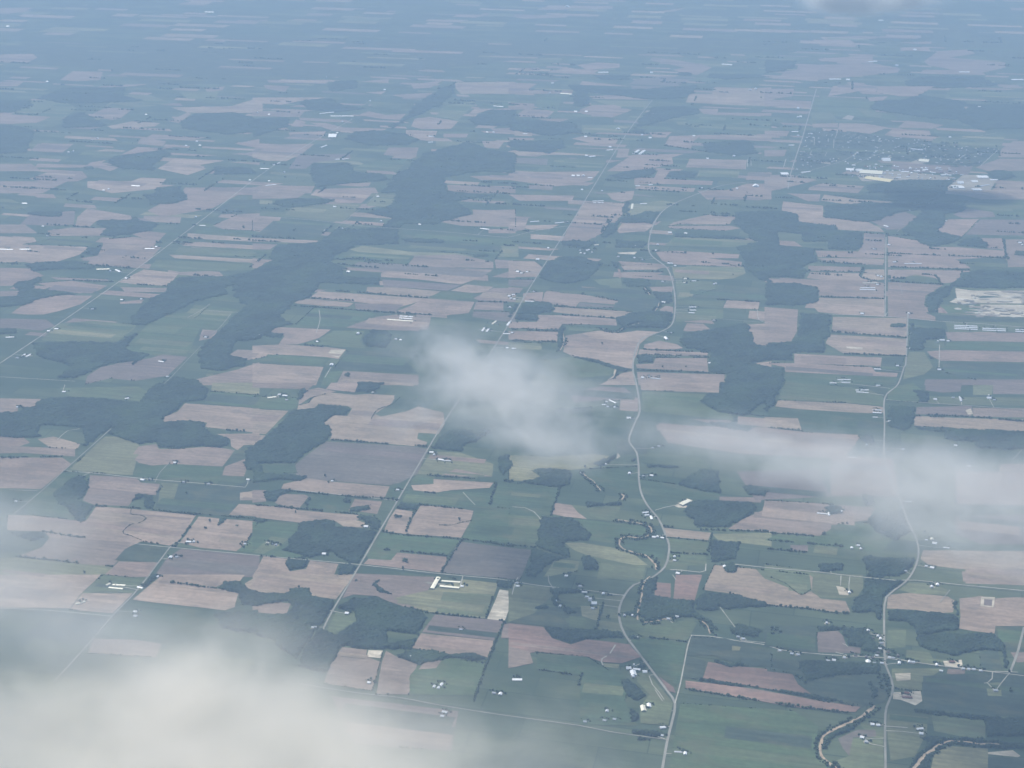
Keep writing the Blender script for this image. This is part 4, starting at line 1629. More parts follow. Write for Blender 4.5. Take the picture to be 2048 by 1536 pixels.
# lot pattern farther out and to both sides, in the survey grid
def lot(cx, cy, w, h, code):
    c = RD * cy + CD * cx
    a = random.uniform(-.12, .12)
    W2 = [c - CD * w / 2 - RD * h / 2, c + CD * w / 2 - RD * h / 2, c + CD * (w / 2 + a * h) + RD * h / 2, c - CD * w / 2 + RD * h / 2]
    add_field(code, W2)
n_out = 0
for iy in range(0, 46):
    for ix in range(-22, 23):
        c = RD * (3000 + iy * 1150) + CD * (ix * 1450)
        px, py = P(*c)
        infr = -150 < px < 2200 and py > 88
        if infr or c[1] < 2500 or py < -60 or py > 1800 or px < -700 or px > 2750: continue
        far = -20 < px < 2070 and py <= 88
        if random.random() < (.2 if far else .45): continue
        for k in range(random.choice((2, 3, 4)) if far else random.choice((1, 1, 2))):
            code = random.choice('tuuybbbl' if far else 'tutugglbd')
            lot(ix * 1450 + random.uniform(-350, 350), 3000 + iy * 1150 + (k - .5) * (330 if far else 480) + random.uniform(-120, 120), random.uniform(500, 1300), random.uniform(160, 380), code); n_out += 1

# ------------------------------------------------------------------ roads, rivers
def smooth_line(w, step):
    w = [np.array(q) for q in w]; out = []
    for i in range(len(w) - 1):
        p0 = w[max(i - 1, 0)]; p1 = w[i]; p2 = w[i + 1]; p3 = w[min(i + 2, len(w) - 1)]
        k = max(1, int(np.linalg.norm(p2 - p1) / step))
        for j in range(k):
            t = j / k
            out.append(.5 * ((2 * p1) + (-p0 + p2) * t + (2 * p0 - 5 * p1 + 4 * p2 - p3) * t * t + (-p0 + 3 * p1 - 3 * p2 + p3) * t ** 3))
    out.append(w[-1]); return out
def ribbon(name, line, width, z, mat, wob=0.0):
    V, F = [], []
    for i, q in enumerate(line):
        d = line[min(i + 1, len(line) - 1)] - line[max(i - 1, 0)]; d = d / max(np.linalg.norm(d), 1e-6)
        n = np.array([-d[1], d[0]]); w1 = width / 2 * (1 + wob * random.uniform(-1, 1)); w2 = width / 2 * (1 + wob * random.uniform(-1, 1))
        V += [(*(q + n * w1), z), (*(q - n * w2), z)]
        if i: F.append((2 * i - 2, 2 * i - 1, 2 * i + 1, 2 * i))
    o = link(name, np_mesh(name, V, F), mat); o['kind'] = 'structure'; return o
ROADLINES = []
for i, (kind, w, s) in enumerate(ROADS):
    p = pts(s); line = smooth_line([G(*q) for q in p], 60)
    ROADLINES.append((np.array(line), w))
    o = ribbon('road' if kind == 'road' else 'path', line, w, 2.6 + (i % 7) * .12, M_ROAD if kind == 'road' else M_TRACK)
    mid = p[len(p) // 2]; want_label(o, 'grey country road' if kind == 'road' else 'pale gravel lane', *mid)
    RIVLINES = []
for i, (w, s) in enumerate(RIVERS):
    p = pts(s); line = smooth_line([G(*q) for q in p], 22)
    RIVLINES.append(np.array(line))
    o = ribbon('river', line, w, 2.3, M_RIVER, .45)
    want_label(o, 'muddy river reach', *p[len(p) // 2])

# ------------------------------------------------------------------ woods
def inside(poly, X, Y):
    r = np.zeros(X.shape, bool); n = len(poly); j = n - 1
    for i in range(n):
        xi, yi = poly[i]; xj, yj = poly[j]
        if yi != yj:
            r ^= ((yi > Y) != (yj > Y)) & (X < (xj - xi) * (Y - yi) / (yj - yi) + xi)
        j = i
    return r
def vnoise(X, Y, s, seed):
    """cheap smooth value noise"""
    x = X / s + seed * 17.3; y = Y / s - seed * 9.1
    xi = np.floor(x); yi = np.floor(y); fx = x - xi; fy = y - yi
    fx = fx * fx * (3 - 2 * fx); fy = fy * fy * (3 - 2 * fy)
    def h(a, b):
        v = np.sin(a * 127.1 + b * 311.7 + seed * 74.7) * 43758.5453; return v - np.floor(v)
    return (h(xi, yi) * (1 - fx) + h(xi + 1, yi) * fx) * (1 - fy) + (h(xi, yi + 1) * (1 - fx) + h(xi + 1, yi + 1) * fx) * fy
CLW = [[G(*q) for q in c] for c in CLEAR]
ROADPTS = [(l, w) for l, w in ROADLINES]
def near_lines(X, Y, lines, pad):
    m = np.zeros(X.shape, bool)
    x0, x1, y0, y1 = X.min(), X.max(), Y.min(), Y.max()
    for l, w in lines:
        d = w / 2 + pad
        a = l[:-1]; b = l[1:]
        for (ax, ay), (bx, by) in zip(a, b):
            if max(ax, bx) < x0 - d or min(ax, bx) > x1 + d or max(ay, by) < y0 - d or min(ay, by) > y1 + d: continue
            dx, dy = bx - ax, by - ay; L2 = dx * dx + dy * dy + 1e-9
            t = np.clip(((X - ax) * dx + (Y - ay) * dy) / L2, 0, 1)
            m |= (X - ax - t * dx) ** 2 + (Y - ay - t * dy) ** 2 < d * d
    return m
def canopy(poly, cell, hgt, keep=None, gap=.05):
    poly = np.array(poly); c0 = poly.mean(axis=0)
    A = (poly - c0) @ np.stack([CD, RD], 1)
    a0, a1 = A.min(0) - cell, A.max(0) + cell
    nx = int((a1[0] - a0[0]) / cell) + 2; ny = int((a1[1] - a0[1]) / cell) + 2
    U, Vv = np.meshgrid(a0[0] + np.arange(nx) * cell, a0[1] + np.arange(ny) * cell)
    U = U + rng.uniform(-.36, .36, U.shape) * cell; Vv = Vv + rng.uniform(-.36, .36, U.shape) * cell
    X = c0[0] + U * CD[0] + Vv * RD[0]; Y = c0[1] + U * CD[1] + Vv * RD[1]
    am = max(9, cell * 1.3)
    Xd = X + (vnoise(X, Y, am * 4.5, 1) - .5) * am * 1.9 + (vnoise(X, Y, am * 1.6, 4) - .5) * am * 1.6
    Yd = Y + (vnoise(X, Y, am * 4.5, 2) - .5) * am * 1.7 + (vnoise(X, Y, am * 1.6, 5) - .5) * am * 1.4
    ins = inside(poly, Xd, Yd)
    for c in CLW: ins &= ~inside(c, X, Y)
    ins &= ~near_lines(X, Y, ROADPTS, 5)
    ins &= ~near_lines(X, Y, [(l, 8) for l in RIVLINES], 5)
    if keep is not None: ins &= keep(X, Y)
    q = ins[:-1, :-1] & ins[1:, :-1] & ins[:-1, 1:] & ins[1:, 1:]
    if q.sum() < 2: return None
    use = np.zeros(ins.shape, bool); cnt = np.zeros(ins.shape, int)
    for sy in (0, 1):
        for sx in (0, 1):
            use[sy:sy + q.shape[0], sx:sx + q.shape[1]] |= q; cnt[sy:sy + q.shape[0], sx:sx + q.shape[1]] += q
    H = hgt * (.72 + .45 * vnoise(X, Y, 70, 3)) + rng.uniform(-.27, .27, X.shape) * hgt
    H = np.where(rng.random(X.shape) < gap, H * .3, H)
    H = np.where(cnt < 4, np.where(rng.random(X.shape) < .5, H * .55, .2), H)
    H = np.maximum(H, .2)
    idx = -np.ones(ins.shape, int); idx[use] = np.arange(use.sum())
    V = np.stack([X[use] - c0[0], Y[use] - c0[1], H[use]], 1)
    a = idx[:-1, :-1][q]; b = idx[:-1, 1:][q]; c = idx[1:, 1:][q]; d = idx[1:, :-1][q]
    F = np.concatenate([np.stack([a, b, c], 1), np.stack([a, c, d], 1)])
    return V, F, c0
nw = 0
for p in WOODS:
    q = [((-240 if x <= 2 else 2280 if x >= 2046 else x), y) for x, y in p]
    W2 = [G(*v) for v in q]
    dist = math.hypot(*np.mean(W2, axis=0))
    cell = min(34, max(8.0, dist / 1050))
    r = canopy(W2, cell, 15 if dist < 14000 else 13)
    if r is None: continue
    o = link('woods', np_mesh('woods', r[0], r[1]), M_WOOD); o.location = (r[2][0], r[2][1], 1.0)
    o['kind'] = 'stuff'; o['category'] = 'woodland'; want_label(o, 'dark dense woodland', *np.mean(p, axis=0)); nw += len(r[1])  # includes one diagonal dark canopy shaped as a soft cloud shadow across fields

# small crowns used along hedges and streams
def blob(seed, r=1.0):
    rr = random.Random(seed); bm = bmesh.new(); bmesh.ops.create_icosphere(bm, subdivisions=2, radius=r)
    for v in bm.verts:
        f = 1 + rr.uniform(-.24, .2); v.co *= f; v.co.z = v.co.z * .82
    V = np.array([v.co[:] for v in bm.verts]); F = np.array([[q.index for q in f.verts] for f in bm.faces]); bm.free(); return V, F
def blob_lo(seed):
    rr = random.Random(seed); bm = bmesh.new(); bmesh.ops.create_icosphere(bm, subdivisions=1, radius=1)
    for v in bm.verts: v.co *= 1 + rr.uniform(-.22, .2)
    V = np.array([v.co[:] for v in bm.verts]); F = np.array([[q.index for q in f.verts] for f in bm.faces]); bm.free(); return V, F
LO = [blob_lo(i) for i in range(6)]
def tree_row(line, width, density, rad, gap_s=160, gap_t=.42):
    line = smooth_line(line, 6); V, F, n = [], [], 0
    c0 = np.mean(line, axis=0); ph = random.uniform(0, 99)
    for q in line:
        g = mn.noise(Vector((q[0] / gap_s + ph, q[1] / gap_s, ph))) * .5 + .5
        if g < gap_t or random.random() > density: continue
        bv, bf = random.choice(LO); r = rad * random.choice((.45, .6, .7, .8, .9, 1.0, 1.45)) * random.uniform(.85, 1.15)
        off = np.array([random.gauss(0, width / 3), random.gauss(0, width / 3)])
        h = r * random.uniform(.7, 1.15)
        V.append(bv * np.array([r, r, h]) + np.array([q[0] + off[0] - c0[0], q[1] + off[1] - c0[1], h * .9])); F.append(bf + n); n += len(bv)
    if not V: return None
    o = link('treeline', np_mesh('treeline', np.concatenate(V), np.concatenate(F)), M_LEAF); o.location = (c0[0], c0[1], .6)
    o['kind'] = 'stuff'; o['category'] = 'treeline'; return o
for p in HEDGES:
    d = math.hypot(*G(*p[0])); o = tree_row([G(*q) for q in p], 7 + d / 2600, .9, 5.2 + d / 6000, gap_t=.33)
    if o: want_label(o, 'dark hedgerow of trees', *np.mean(p, axis=0))
for p in THIN:
    o = tree_row([G(*q) for q in p], 3, .95, 3.6, gap_t=.1)
    if o: want_label(o, 'thin scrubby ditch line', *np.mean(p, axis=0))
for (w, s), l in zip(RIVERS, RIVLINES):
    for sgn in (-1, 1):
        L2 = []
        for i in range(len(l)):
            d = l[min(i + 1, len(l) - 1)] - l[max(i - 1, 0)]; d = d / max(np.linalg.norm(d), 1e-6)
            L2.append(l[i] + np.array([-d[1], d[0]]) * sgn * (w * .5 + 14))
        o = tree_row(L2[::3] if len(L2) > 6 else L2, 24, .9, 7.2, gap_t=.38)
        if o: want_label(o, 'bushy bank trees beside the river', *P(*l[len(l) // 2]))
# hedges that follow some field edges
for code, p in FIELDS:
    if np.mean(p, axis=0)[1] < 430 or code == 's': continue
    for i in range(len(p)):
        a, b = p[i], p[(i + 1) % len(p)]
        if not all(0 < q[0] < 2048 for q in (a, b)): continue
        if abs(b[0] - a[0]) < 50 and abs(b[1] - a[1]) < 30: continue
        if any(abs(a[0] - q) < 3 and abs(b[0] - q) < 3 for q in (512, 1024, 1536)) or any(abs(a[1] - q) < 3 and abs(b[1] - q) < 3 for q in (384, 768, 1152)): continue
        if random.random() < .24:
            o = tree_row([G(*a), G(*b)], random.uniform(2, 9), random.uniform(.45, .9), random.uniform(3.2, 6), gap_t=random.uniform(.35, .55))
            if o: want_label(o, 'broken hedgerow along a field edge', (a[0] + b[0]) / 2, (a[1] + b[1]) / 2)

for k in range(330):                                   # hedges of the farther lots, all along the survey grid
    px, py = random.uniform(0, 2048), 75 + 480 * random.random() ** 1.1
    c = np.array(G(px, py)); d = math.hypot(*c); L = random.uniform(120, 700)
    ax = CD if random.random() < .85 else RD
    o = tree_row([c - ax * L / 2, c + ax * L / 2], 9 + d / 2500, .55, 5.5 + d / 5000, gap_t=.4)
    if o: want_label(o, 'far hedgerow line', px, py)

# ------------------------------------------------------------------ trees with trunk and crown
def tree_proto(i):
    rr = random.Random(50 + i)
    o = bpy.data.objects.new('tree', None); COL.objects.link(o)
    bm = bmesh.new(); r = rr.uniform(4.2, 6); H = rr.uniform(9, 13)
    for k in range(9):
        a = rr.uniform(0, 6.28); rad = rr.uniform(0, r * .62); q = Vector((math.cos(a) * rad, math.sin(a) * rad, H * .55 + rr.uniform(-.22, .32) * H))
        res = bmesh.ops.create_icosphere(bm, subdivisions=2, radius=r * rr.uniform(.34, .55))
        for v in res['verts']: v.co = v.co * (1 + rr.uniform(-.28, .25)) + q
    me = bpy.data.meshes.new('crown'); bm.to_mesh(me); bm.free(); link('crown', me, M_LEAF, o)
    bm = bmesh.new(); bmesh.ops.create_cone(bm, segments=7, radius1=.45, radius2=.16, depth=H * .6, cap_ends=True)
    for v in bm.verts: v.co.z += H * .3
    for k in range(3):
        res = bmesh.ops.create_cone(bm, segments=5, radius1=.16, radius2=.05, depth=r * .9, cap_ends=True); a = k * 2.1
        for v in res['verts']:
            z = v.co.z + r * .45; v.co = Vector((v.co.x + math.cos(a) * z * .6, v.co.y + math.sin(a) * z * .6, H * .38 + z * .7))
    me = bpy.data.meshes.new('trunk'); bm.to_mesh(me); bm.free(); link('trunk', me, M_BARK, o)
    return o
TP = [tree_proto(i) for i in range(4)]; tp_used = [False] * 4; NT = 0
def put_tree(x, y, s=1.0, group='leafy trees around the farms', label=None):
    global NT
    k = random.randrange(4); src = TP[k]
    if not tp_used[k]: o = src; tp_used[k] = True
    else:
        o = src.copy(); COL.objects.link(o)
        for ch in src.children:
            c = ch.copy(); COL.objects.link(c); c.parent = o
    o.location = (x, y, .8); o.rotation_euler = (0, 0, random.uniform(0, 6.28)); s *= random.uniform(.75, 1.25); o.scale = (s, s, s)
    o['category'] = 'tree'; o['group'] = group; NT += 1
    o['label'] = label or 'leafy green tree standing by farm buildings'
    return o

# ------------------------------------------------------------------ buildings
def box_mesh(L, Wd, H, open_top=False):
    V = [(-L/2, -Wd/2, 0), (L/2, -Wd/2, 0), (L/2, Wd/2, 0), (-L/2, Wd/2, 0), (-L/2, -Wd/2, H), (L/2, -Wd/2, H), (L/2, Wd/2, H), (-L/2, Wd/2, H)]
    return V, [(0, 1, 5, 4), (1, 2, 6, 5), (2, 3, 7, 6), (3, 0, 4, 7), (0, 3, 2, 1), (4, 5, 6, 7)]
def raw(name, V, F, mat, parent, loc=(0, 0, 0)):
    me = bpy.data.meshes.new(name); me.from_pydata(V, [], F); me.update(); o = link(name, me, mat, parent); o.location = loc; return o
def gable(name, L, Wd, H, rise, mat, parent, ov=.6, loc=(0, 0, 0)):
    l, w, t = L / 2 + ov, Wd / 2 + ov, .25
    V = [(-l, -w, H), (l, -w, H), (l, w, H), (-l, w, H), (-l, 0, H + rise), (l, 0, H + rise)]
    return raw(name, V, [(0, 1, 5, 4), (2, 3, 4, 5), (0, 4, 3), (1, 2, 5), (0, 3, 2, 1)], mat, parent, loc)
def building(kind, colour, x, y, L, Wd, ang, px, py, parts=True):
    o = bpy.data.objects.new({'barn': 'barn', 'long': 'poultry_barn', 'house': 'farmhouse', 'hall': 'industrial_hall'}[kind], None)
    COL.objects.link(o); o.location = (x, y, .9); o.rotation_euler = (0, 0, ang)
    roofm = M_ROOFS[{'brown': 'red'}.get(colour, colour)]
    wallm = M_WALLS[{'yellow': 'cream', 'dark': 'red'}.get(colour, colour)]
    H = {'barn': 6, 'long': 4, 'house': 5.5, 'hall': 9}[kind]; rise = {'barn': .26, 'long': .16, 'house': .36, 'hall': .05}[kind] * Wd
    V, F = box_mesh(L, Wd, H); raw('wall', V, F, wallm, o)
    rf = gable('roof', L, Wd, H + .03, rise, roofm, o)
    if kind == 'house':
        V, F = box_mesh(1.1, 1.1, rise + 1.2); raw('chimney', V, F, M_WALLS['red'], rf, (L * .25, 0.6, H))
        V, F = box_mesh(1.1, .12, 2.1); raw('door', V, F, M_DOOR, o, (0, -Wd / 2 - .07, 0))
        for sx in (-.3, .3):
            V, F = box_mesh(1.4, .12, 1.3); raw('window', V, F, M_DOOR, o, (sx * L, -Wd / 2 - .07, 1.2))
    else:
        V, F = box_mesh(.14, min(5, Wd * .4), min(4.2, H - .5)); raw('door', V, F, M_DOOR, o, (L / 2 + .08, 0, 0))
        if kind == 'long':
            V, F = box_mesh(L * .96, .9, .7); raw('ridge_vent', V, F, M_ROOFS['grey'], rf, (0, 0, H + rise - .25))
        if kind == 'hall':
            for k in (-.25, .2):
                V, F = box_mesh(5, 4, 1.6); raw('roof_unit', V, F, M_ROOFS['grey'], rf, (k * L, Wd * .2, H + rise * .5))
    cname = {'dark': 'dark', 'brown': 'red brown'}.get(colour, colour)
    noun = {'barn': 'roofed farm shed', 'long': 'roofed long narrow barn', 'house': 'roofed farmhouse', 'hall': 'roofed large industrial hall'}[kind]
    o['category'] = {'barn': 'barn', 'long': 'barn', 'house': 'house', 'hall': 'factory'}[kind]
    o['group'] = {'barn': 'farm sheds', 'long': 'long livestock barns', 'house': 'farmhouses', 'hall': 'industrial halls'}[kind]
    want_label(o, cname + ' ' + noun, px, py)
    return o
CROSS = math.atan2(CD[1], CD[0])
yards = []
def px_right(q): return q[0] > 1100
for colour, w, p in BLDG:
    if len(p) == 2:
        a = np.array(G(*p[0])); b = np.array(G(*p[1])); c = (a + b) / 2; L = np.linalg.norm(b - a); ang = math.atan2(*(b - a)[::-1])
        pc = ((p[0][0] + p[1][0]) / 2, (p[0][1] + p[1][1]) / 2)
        L = max(L, w * 1.3)
        kind = 'hall' if w >= 15 and L > 90 else ('long' if L > 3 * w else 'barn')
        if w >= 25 and L > 70: kind = 'hall'
    else:
        c = np.array(G(*p[0])); pc = p[0]; L = w * random.uniform(1.25, 1.7); ang = CROSS + random.choice((0, 0, math.pi / 2)) + random.uniform(-.1, .1); kind = 'house' if w <= 13 else 'barn'
    d = math.hypot(*c); w2 = w * 1.22 + max(0, (d - 11000)) / 800; L = L * (1.06 + max(0, d - 11000) / 60000)
    if pc[1] < 430:
        mpp = math.hypot(d, CAM_H) / FPX; w2 = max(w2, w / 4 * mpp / (CAM_H / math.hypot(d, CAM_H)) * (.62 if w >= 20 else .36 if px_right(pc) else .24)); L = max(L, w2 * .9)
    building(kind, colour, c[0], c[1], L, w2, ang, *pc)
    yards.append((c, L, d, kind, pc, len(p)))
for r, p in SILOS:
    x, y = G(*p); o = bpy.data.objects.new('silo', None); COL.objects.link(o); o.location = (x, y, .9)
    bm = bmesh.new(); bmesh.ops.create_cone(bm, segments=24, radius1=r * .6, radius2=r * .6, depth=14, cap_ends=True)
    for v in bm.verts: v.co.z += 7
    me = bpy.data.meshes.new('tank'); bm.to_mesh(me); bm.free(); link('tank', me, M_WALLS['white'], o)
    bm = bmesh.new(); bmesh.ops.create_uvsphere(bm, u_segments=24, v_segments=8, radius=r * .6)
    for v in bm.verts: v.co.z = max(0, v.co.z) * .5 + 14.02
    me = bpy.data.meshes.new('dome_cap'); bm.to_mesh(me); bm.free(); link('dome_cap', me, M_ROOFS['white'], o)
    o['category'] = 'silo'; o['group'] = 'white silos'; want_label(o, 'round white silo with domed cap', *p)
# yards, drives, farm trees
allroad = np.concatenate([l for l, w in ROADLINES if w >= 8])
trees_left = 235
done = []
for c, L, d, kind, pc, np_ in yards:
    if pc[1] > 380:
        W2 = []
        k = 9; r = L * .5 + random.uniform(5, 14)
        rw = 12 + (0 if np_ == 2 else 5)
        a0 = CROSS
        for i in range(k):
            a = i * 2 * math.pi / k; f = random.uniform(.6, 1.15)
            W2.append(c + CD * math.cos(a) * r * f + RD * math.sin(a) * rw * f)
        if random.random() < .75: 
            o = add_field('s', W2)
            if o:
                f = random.uniform(.5, .8); o.color = (.40 * f, .38 * f, .31 * f, 1); o.location.z = 1.6 + random.uniform(0, .3); o.name = 'yard_ground'
    dd = np.linalg.norm(allroad - c, axis=1); j = dd.argmin()
    if 22 < dd[j] < 260 and pc[1] > 450 and all(np.linalg.norm(c - q) > 70 for q in done):
        m = (c + allroad[j]) / 2 + np.array([random.uniform(-9, 9), random.uniform(-9, 9)])
        o = ribbon('path', smooth_line([c, m, allroad[j]], 15), 5, 2.2 + random.uniform(0, .1), M_TRACK); want_label(o, 'short pale farm drive', *pc)
        done.append(c)
    nt = 4 if pc[1] > 900 else 2 if pc[1] > 560 else 1
    if pc[1] > 470:
        for k in range(nt):
            if trees_left <= 0 or random.random() < .35: continue
            a = random.uniform(0, 6.28); rr_ = L * .5 + random.uniform(10, 30)
            put_tree(c[0] + math.cos(a) * rr_, c[1] + math.sin(a) * rr_ * .8, 1.15); trees_left -= 1
        o = tree_row([c + CD * -25 + RD * (L * .2 + 22), c + CD * 0 + RD * (L * .2 + 26), c + CD * 28 + RD * 15], 14, .8, 5.5, gap_t=.3)
        if o: want_label(o, 'clump of garden trees behind farm buildings', *pc)
# lone trees standing in fields (seen as single dark dots)
for px, py in ((1204, 688), (1467, 550), (1425, 508), (597, 1175), (918, 1040), (982, 1005), (419, 1043), (412, 1057), (170, 1145), (1170, 935), (2019, 1345), (2020, 1382), (1373, 734), (1363, 742), (1330, 715), (1324, 734), (650, 953), (590, 1025), (1420, 1010), (372, 988), (806, 1138), (1850, 1065), (1240, 1232), (1215, 1235)):
    x, y = G(px, py)
    for k in range(2): put_tree(x + random.uniform(-6, 6), y + random.uniform(-6, 6), 1.5, 'single trees out in the fields', 'lone dark tree standing out in an open field')

# the far town: street trees as one mass, houses one by one
for p in TOWN:
    W2 = [G(*q) for q in p]
    r = canopy(W2, 15, 9, keep=lambda X, Y: (vnoise(X, Y, 46, 8) > .54) & (vnoise(X, Y, 260, 9) > .3))
    if r is not None:
        o = link('foliage', np_mesh('foliage', r[0], r[1]), M_WOOD); o.location = (r[2][0], r[2][1], 1.0); o['kind'] = 'stuff'
        o['label'] = 'mass of street and garden trees in the far town'
    A = np.array(W2); n = 0
    while n < 190:
        x = random.uniform(A[:, 0].min(), A[:, 0].max()); y = random.uniform(A[:, 1].min(), A[:, 1].max())
        if not inside(W2, np.array([x]), np.array([y]))[0]: continue
        u = np.array([x, y]) @ RD; y_s = round(u / 85) * 85; x, y = np.array([x, y]) + RD * (y_s - u) + RD * random.choice((-17, 17))
        o = bpy.data.objects.new('town_house', None); COL.objects.link(o); o.location = (x, y, .9); o.rotation_euler = (0, 0, CROSS + random.choice((0, math.pi / 2)))
        L = random.uniform(17, 34); Wd = random.uniform(12, 19); col = random.choice(('white', 'white', 'grey', 'grey', 'dark', 'cream'))
        V, F = box_mesh(L, Wd, 6.5); raw('wall', V, F, M_WALLS[random.choice(('white', 'cream', 'grey', 'red'))], o)
        gable('roof', L, Wd, 6.53, 3, M_ROOFS[col], o)
        o['category'] = 'house'; o['group'] = 'houses of the far town'; o['label'] = 'small pale house among the trees of the far town'; n += 1
    # workshops round the yellow roofed works and the factory yard
    for k in range(90):
        px = random.uniform(1695, 1925); py = 340 + (px - 1715) * .05 + random.uniform(-13, 14)
        x, y = G(px, py); w = random.uniform(13, 26)
        o = building('barn', random.choice(('white', 'grey', 'grey', 'brown', 'white')), x, y, w * random.uniform(1.2, 2.6), w, CROSS + random.choice((0, math.pi / 2)), px, py)
        o.name = 'workshop'; o['group'] = 'workshops at the edge of town'; o['category'] = 'workshop'
        PEND.pop(); o['label'] = 'small workshop crowded among others at the edge of the far town'
settle_labels()

# ------------------------------------------------------------------ quarry banks
def mound(px, py, L, Wd, H, i):
    x, y = G(px, py); bm = bmesh.new(); bmesh.ops.create_icosphere(bm, subdivisions=3, radius=1)
    for v in bm.verts:
        f = 1 + mn.noise(v.co * 1.6 + Vector((i * 3, 0, 0))) * .35; v.co = Vector((v.co.x * L / 2 * f, v.co.y * Wd / 2 * f, max(v.co.z, 0) * H * f))
    me = bpy.data.meshes.new('terrain'); bm.to_mesh(me); bm.free()
    o = link('terrain', me, M_SAND); o.location = (x, y, .5); o.rotation_euler = (0, 0, CROSS + random.uniform(-.25, .25)); o.color = random.choice(((.46, .42, .34, 1), (.34, .30, .25, 1), (.24, .21, .18, 1), (.52, .48, .40, 1))); o['kind'] = 'structure'
for i in range(60):
    mound(random.uniform(1915, 2080), random.uniform(582, 638), random.uniform(30, 170), random.uniform(20, 75), random.uniform(3, 14), i)

# ------------------------------------------------------------------ clouds (filled with vapour, no surface)
def cloud(name, label, blobs, dens, nscale, col=(1, 1, 1), cut=.45, squash=1.0, seed=0.0, torn=.75):
    """blobs: (centre Vector, rx, ry, rz, weight)"""
    pts_ = []
    for c, rx, ry, rz, wt in blobs:
        bm = bmesh.new(); bmesh.ops.create_icosphere(bm, subdivisions=2, radius=1)
        pts_ += [Vector((v.co.x * rx, v.co.y * ry, v.co.z * rz)) * 1.04 + c for v in bm.verts]; bm.free()
    bm = bmesh.new()
    for q in pts_: bm.verts.new(q)
    res = bmesh.ops.convex_hull(bm, input=bm.verts)
    bmesh.ops.delete(bm, geom=[v for v in bm.verts if not v.link_faces], context='VERTS')
    bmesh.ops.recalc_face_normals(bm, faces=bm.faces)
    me = bpy.data.meshes.new('cloud'); bm.to_mesh(me); bm.free()
    m = bpy.data.materials.new(name); m.use_nodes = True; t = m.node_tree; t.nodes.clear()
    out = N(t, 'ShaderNodeOutputMaterial'); pv = N(t, 'ShaderNodeVolumePrincipled'); t.links.new(pv.outputs[0], out.inputs['Volume'])
    pv.inputs['Color'].default_value = (*col, 1); pv.inputs['Anisotropy'].default_value = 0.0
    g_ = N(t, 'ShaderNodeNewGeometry'); pos = g_.outputs['Position']
    ns = N(t, 'ShaderNodeTexNoise'); ns.inputs['Scale'].default_value = nscale; ns.inputs['Detail'].default_value = 6; ns.inputs['Roughness'].default_value = .62; ns.inputs['Distortion'].default_value = .35
    mp = N(t, 'ShaderNodeMapping'); mp.inputs['Location'].default_value = (seed, seed * .7, 0); mp.inputs['Scale'].default_value = (1, 1, squash)
    t.links.new(pos, mp.inputs[0]); t.links.new(mp.outputs[0], ns.inputs['Vector'])
    total = None
    for c, rx, ry, rz, wt in blobs:
        s = N(t, 'ShaderNodeVectorMath', operation='SUBTRACT'); t.links.new(pos, s.inputs[0]); s.inputs[1].default_value = c
        dv = N(t, 'ShaderNodeVectorMath', operation='DIVIDE'); t.links.new(s.outputs[0], dv.inputs[0]); dv.inputs[1].default_value = (rx, ry, rz)
        ln_ = N(t, 'ShaderNodeVectorMath', operation='LENGTH'); t.links.new(dv.outputs[0], ln_.inputs[0])
        r = N(t, 'ShaderNodeMapRange'); r.interpolation_type = 'SMOOTHSTEP'; r.inputs[1].default_value = 1; r.inputs[2].default_value = 0; r.inputs[3].default_value = 0; r.inputs[4].default_value = wt
        t.links.new(ln_.outputs['Value'], r.inputs[0])
        if total is None: total = r.outputs[0]
        else:
            a = N(t, 'ShaderNodeMath', operation='ADD'); t.links.new(total, a.inputs[0]); t.links.new(r.outputs[0], a.inputs[1]); total = a.outputs[0]
    mn_ = N(t, 'ShaderNodeMath', operation='MINIMUM'); t.links.new(total, mn_.inputs[0]); mn_.inputs[1].default_value = 1.0; total = mn_.outputs[0]
    e = N(t, 'ShaderNodeMapRange'); e.inputs[1].default_value = cut - .2; e.inputs[2].default_value = cut + .22; e.inputs[3].default_value = -torn; e.inputs[4].default_value = .75
    e.clamp = True
    t.links.new(ns.outputs['Fac'], e.inputs[0])
    a = N(t, 'ShaderNodeMath', operation='ADD'); t.links.new(total, a.inputs[0]); t.links.new(e.outputs[0], a.inputs[1])
    mlt = N(t, 'ShaderNodeMath', operation='MULTIPLY'); t.links.new(a.outputs[0], mlt.inputs[0]); t.links.new(total, mlt.inputs[1])
    mx = N(t, 'ShaderNodeMath', operation='MAXIMUM'); t.links.new(mlt.outputs[0], mx.inputs[0]); mx.inputs[1].default_value = 0
    t.links.new(mul(t, mx.outputs[0], dens), pv.inputs['Density'])
    o = link('cloud', me, m); o['category'] = 'cloud'; o['label'] = label
    return o
def bl(px, py, h, rxpx, rypx, rz, wt=1.0):
    """a puff centred on the sight line px,py at height h; radii across given as picture pixels at that distance"""
    c = W3(px, py, h); dist = (c - Vector((0, 0, CAM_H))).length; k = dist / FPX
    return (c, rxpx * k, rypx * k * 2.0, rz, wt)
H1 = 1150
WARM = (1, .985, .965)
cloud('cloud_vapour_a', 'pale wispy cloud floating over the middle fields above the winding creek',
      [bl(985, 755, H1, 240, 110, 230, 1.0), bl(1060, 835, H1 - 40, 190, 125, 190, .85), bl(880, 690, H1 + 40, 190, 95, 150, .6), bl(1140, 900, H1 - 80, 190, 75, 140, .75), bl(860, 830, H1, 200, 90, 130, .45), bl(1230, 790, H1, 190, 90, 130, .42)],
      .0047, 1 / 260, col=WARM, seed=31, squash=1.3, torn=1.0)
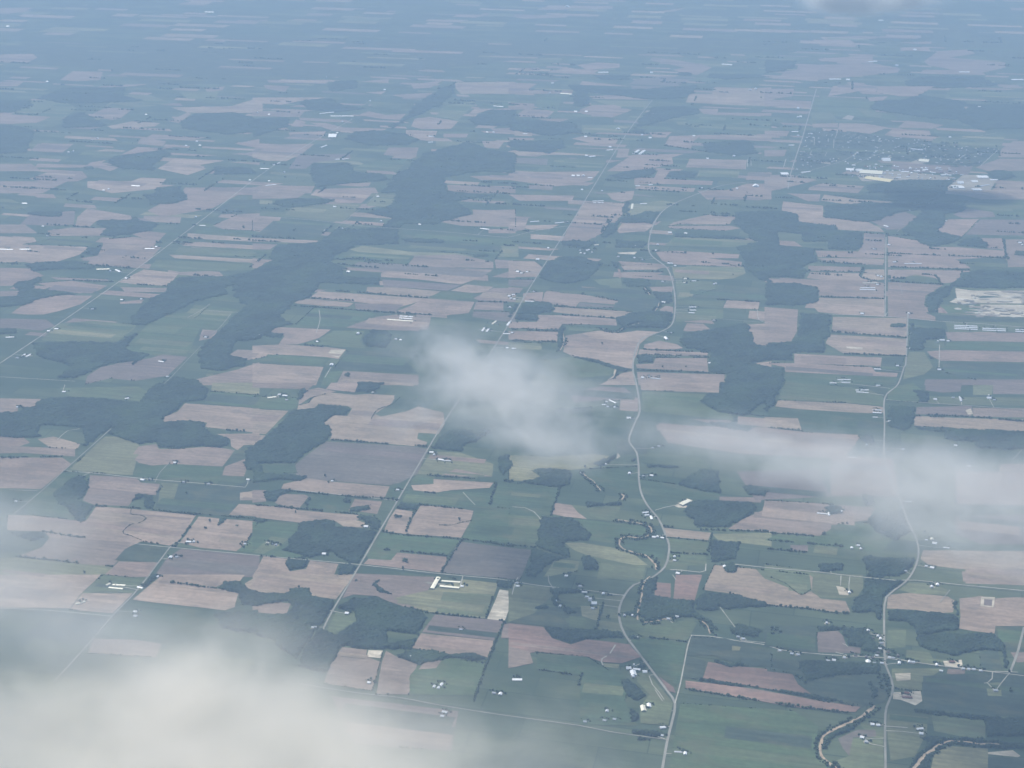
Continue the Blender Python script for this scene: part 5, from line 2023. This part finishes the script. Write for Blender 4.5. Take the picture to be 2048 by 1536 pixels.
cloud('cloud_vapour_b', 'long thin cloud band drifting across the right-hand road and fields',
      [bl(1370, 868, H1, 260, 80, 150, .75), bl(1560, 910, H1, 290, 110, 160, .8), bl(1760, 945, H1, 300, 125, 170, .78), bl(1930, 960, H1, 300, 140, 170, .72), bl(1980, 1080, H1 - 60, 320, 150, 160, .72), bl(2230, 1000, H1, 320, 190, 190, .7), bl(1760, 1040, H1 - 60, 300, 105, 140, .55)],
      .0033, 1 / 240, col=WARM, seed=77, squash=1.3, torn=.6)
H2 = 3500
cloud('cloud_vapour_c', 'large bright close cloud bank covering the lower left corner',
      [bl(440, 1470, H2, 400, 230, 270, 1.15), bl(40, 1520, H2, 480, 210, 200, .68), bl(730, 1590, H2, 420, 200, 210, .85), bl(1080, 1590, H2, 420, 190, 140, .5), bl(850, 1440, H2, 420, 140, 110, .36), bl(-250, 1450, H2, 400, 230, 170, .6), bl(400, 1720, H2, 700, 220, 260, 1.0), bl(150, 1390, H2, 300, 100, 110, .35)],
      .0058, 1 / 170, col=(1, .97, .92), seed=12, squash=1.3, torn=.85)
cloud('cloud_vapour_d', 'faint misty veil at the left edge beside the tan fields',
      [bl(-60, 1110, 2600, 360, 190, 150, .8), bl(60, 1240, 2600, 380, 120, 130, .7), bl(-60, 1010, 2600, 260, 90, 110, .6), bl(280, 1280, 2600, 360, 80, 110, .55)],
      .0042, 1 / 330, col=WARM, seed=55, squash=1.3, torn=.5)
cloud('cloud_vapour_e', 'small bright white cloud at the top edge above the far fields',
      [bl(1740, -12, 2300, 190, 28, 380, 1.4), bl(1668, -2, 2300, 90, 13, 270, 1.4), bl(1735, 0, 2300, 95, 13, 300, 1.4), bl(1790, -6, 2300, 110, 14, 240, 1.2)],
      .013, 1 / 500, seed=5)

# ------------------------------------------------------------------ haze
V, F = box_mesh(2 * S + 4000, 156000, CAM_H + 160)
me = bpy.data.meshes.new('haze'); me.from_pydata(V, [], F); me.update()
m = bpy.data.materials.new('haze_air'); m.use_nodes = True; t = m.node_tree; t.nodes.clear()
out = N(t, 'ShaderNodeOutputMaterial'); pv = N(t, 'ShaderNodeVolumePrincipled'); t.links.new(pv.outputs[0], out.inputs['Volume'])
pv.inputs['Color'].default_value = (*HAZE_COLOR, 1); pv.inputs['Density'].default_value = HAZE_DENSITY; pv.inputs['Anisotropy'].default_value = 0.0
hz = link('haze', me, m); hz.location = (0, 55000, -1.0); hz['kind'] = 'stuff'
print('woods faces', nw, 'fields', len(FIELDS), 'outer', n_out, 'buildings', len(BLDG), 'trees', NT)
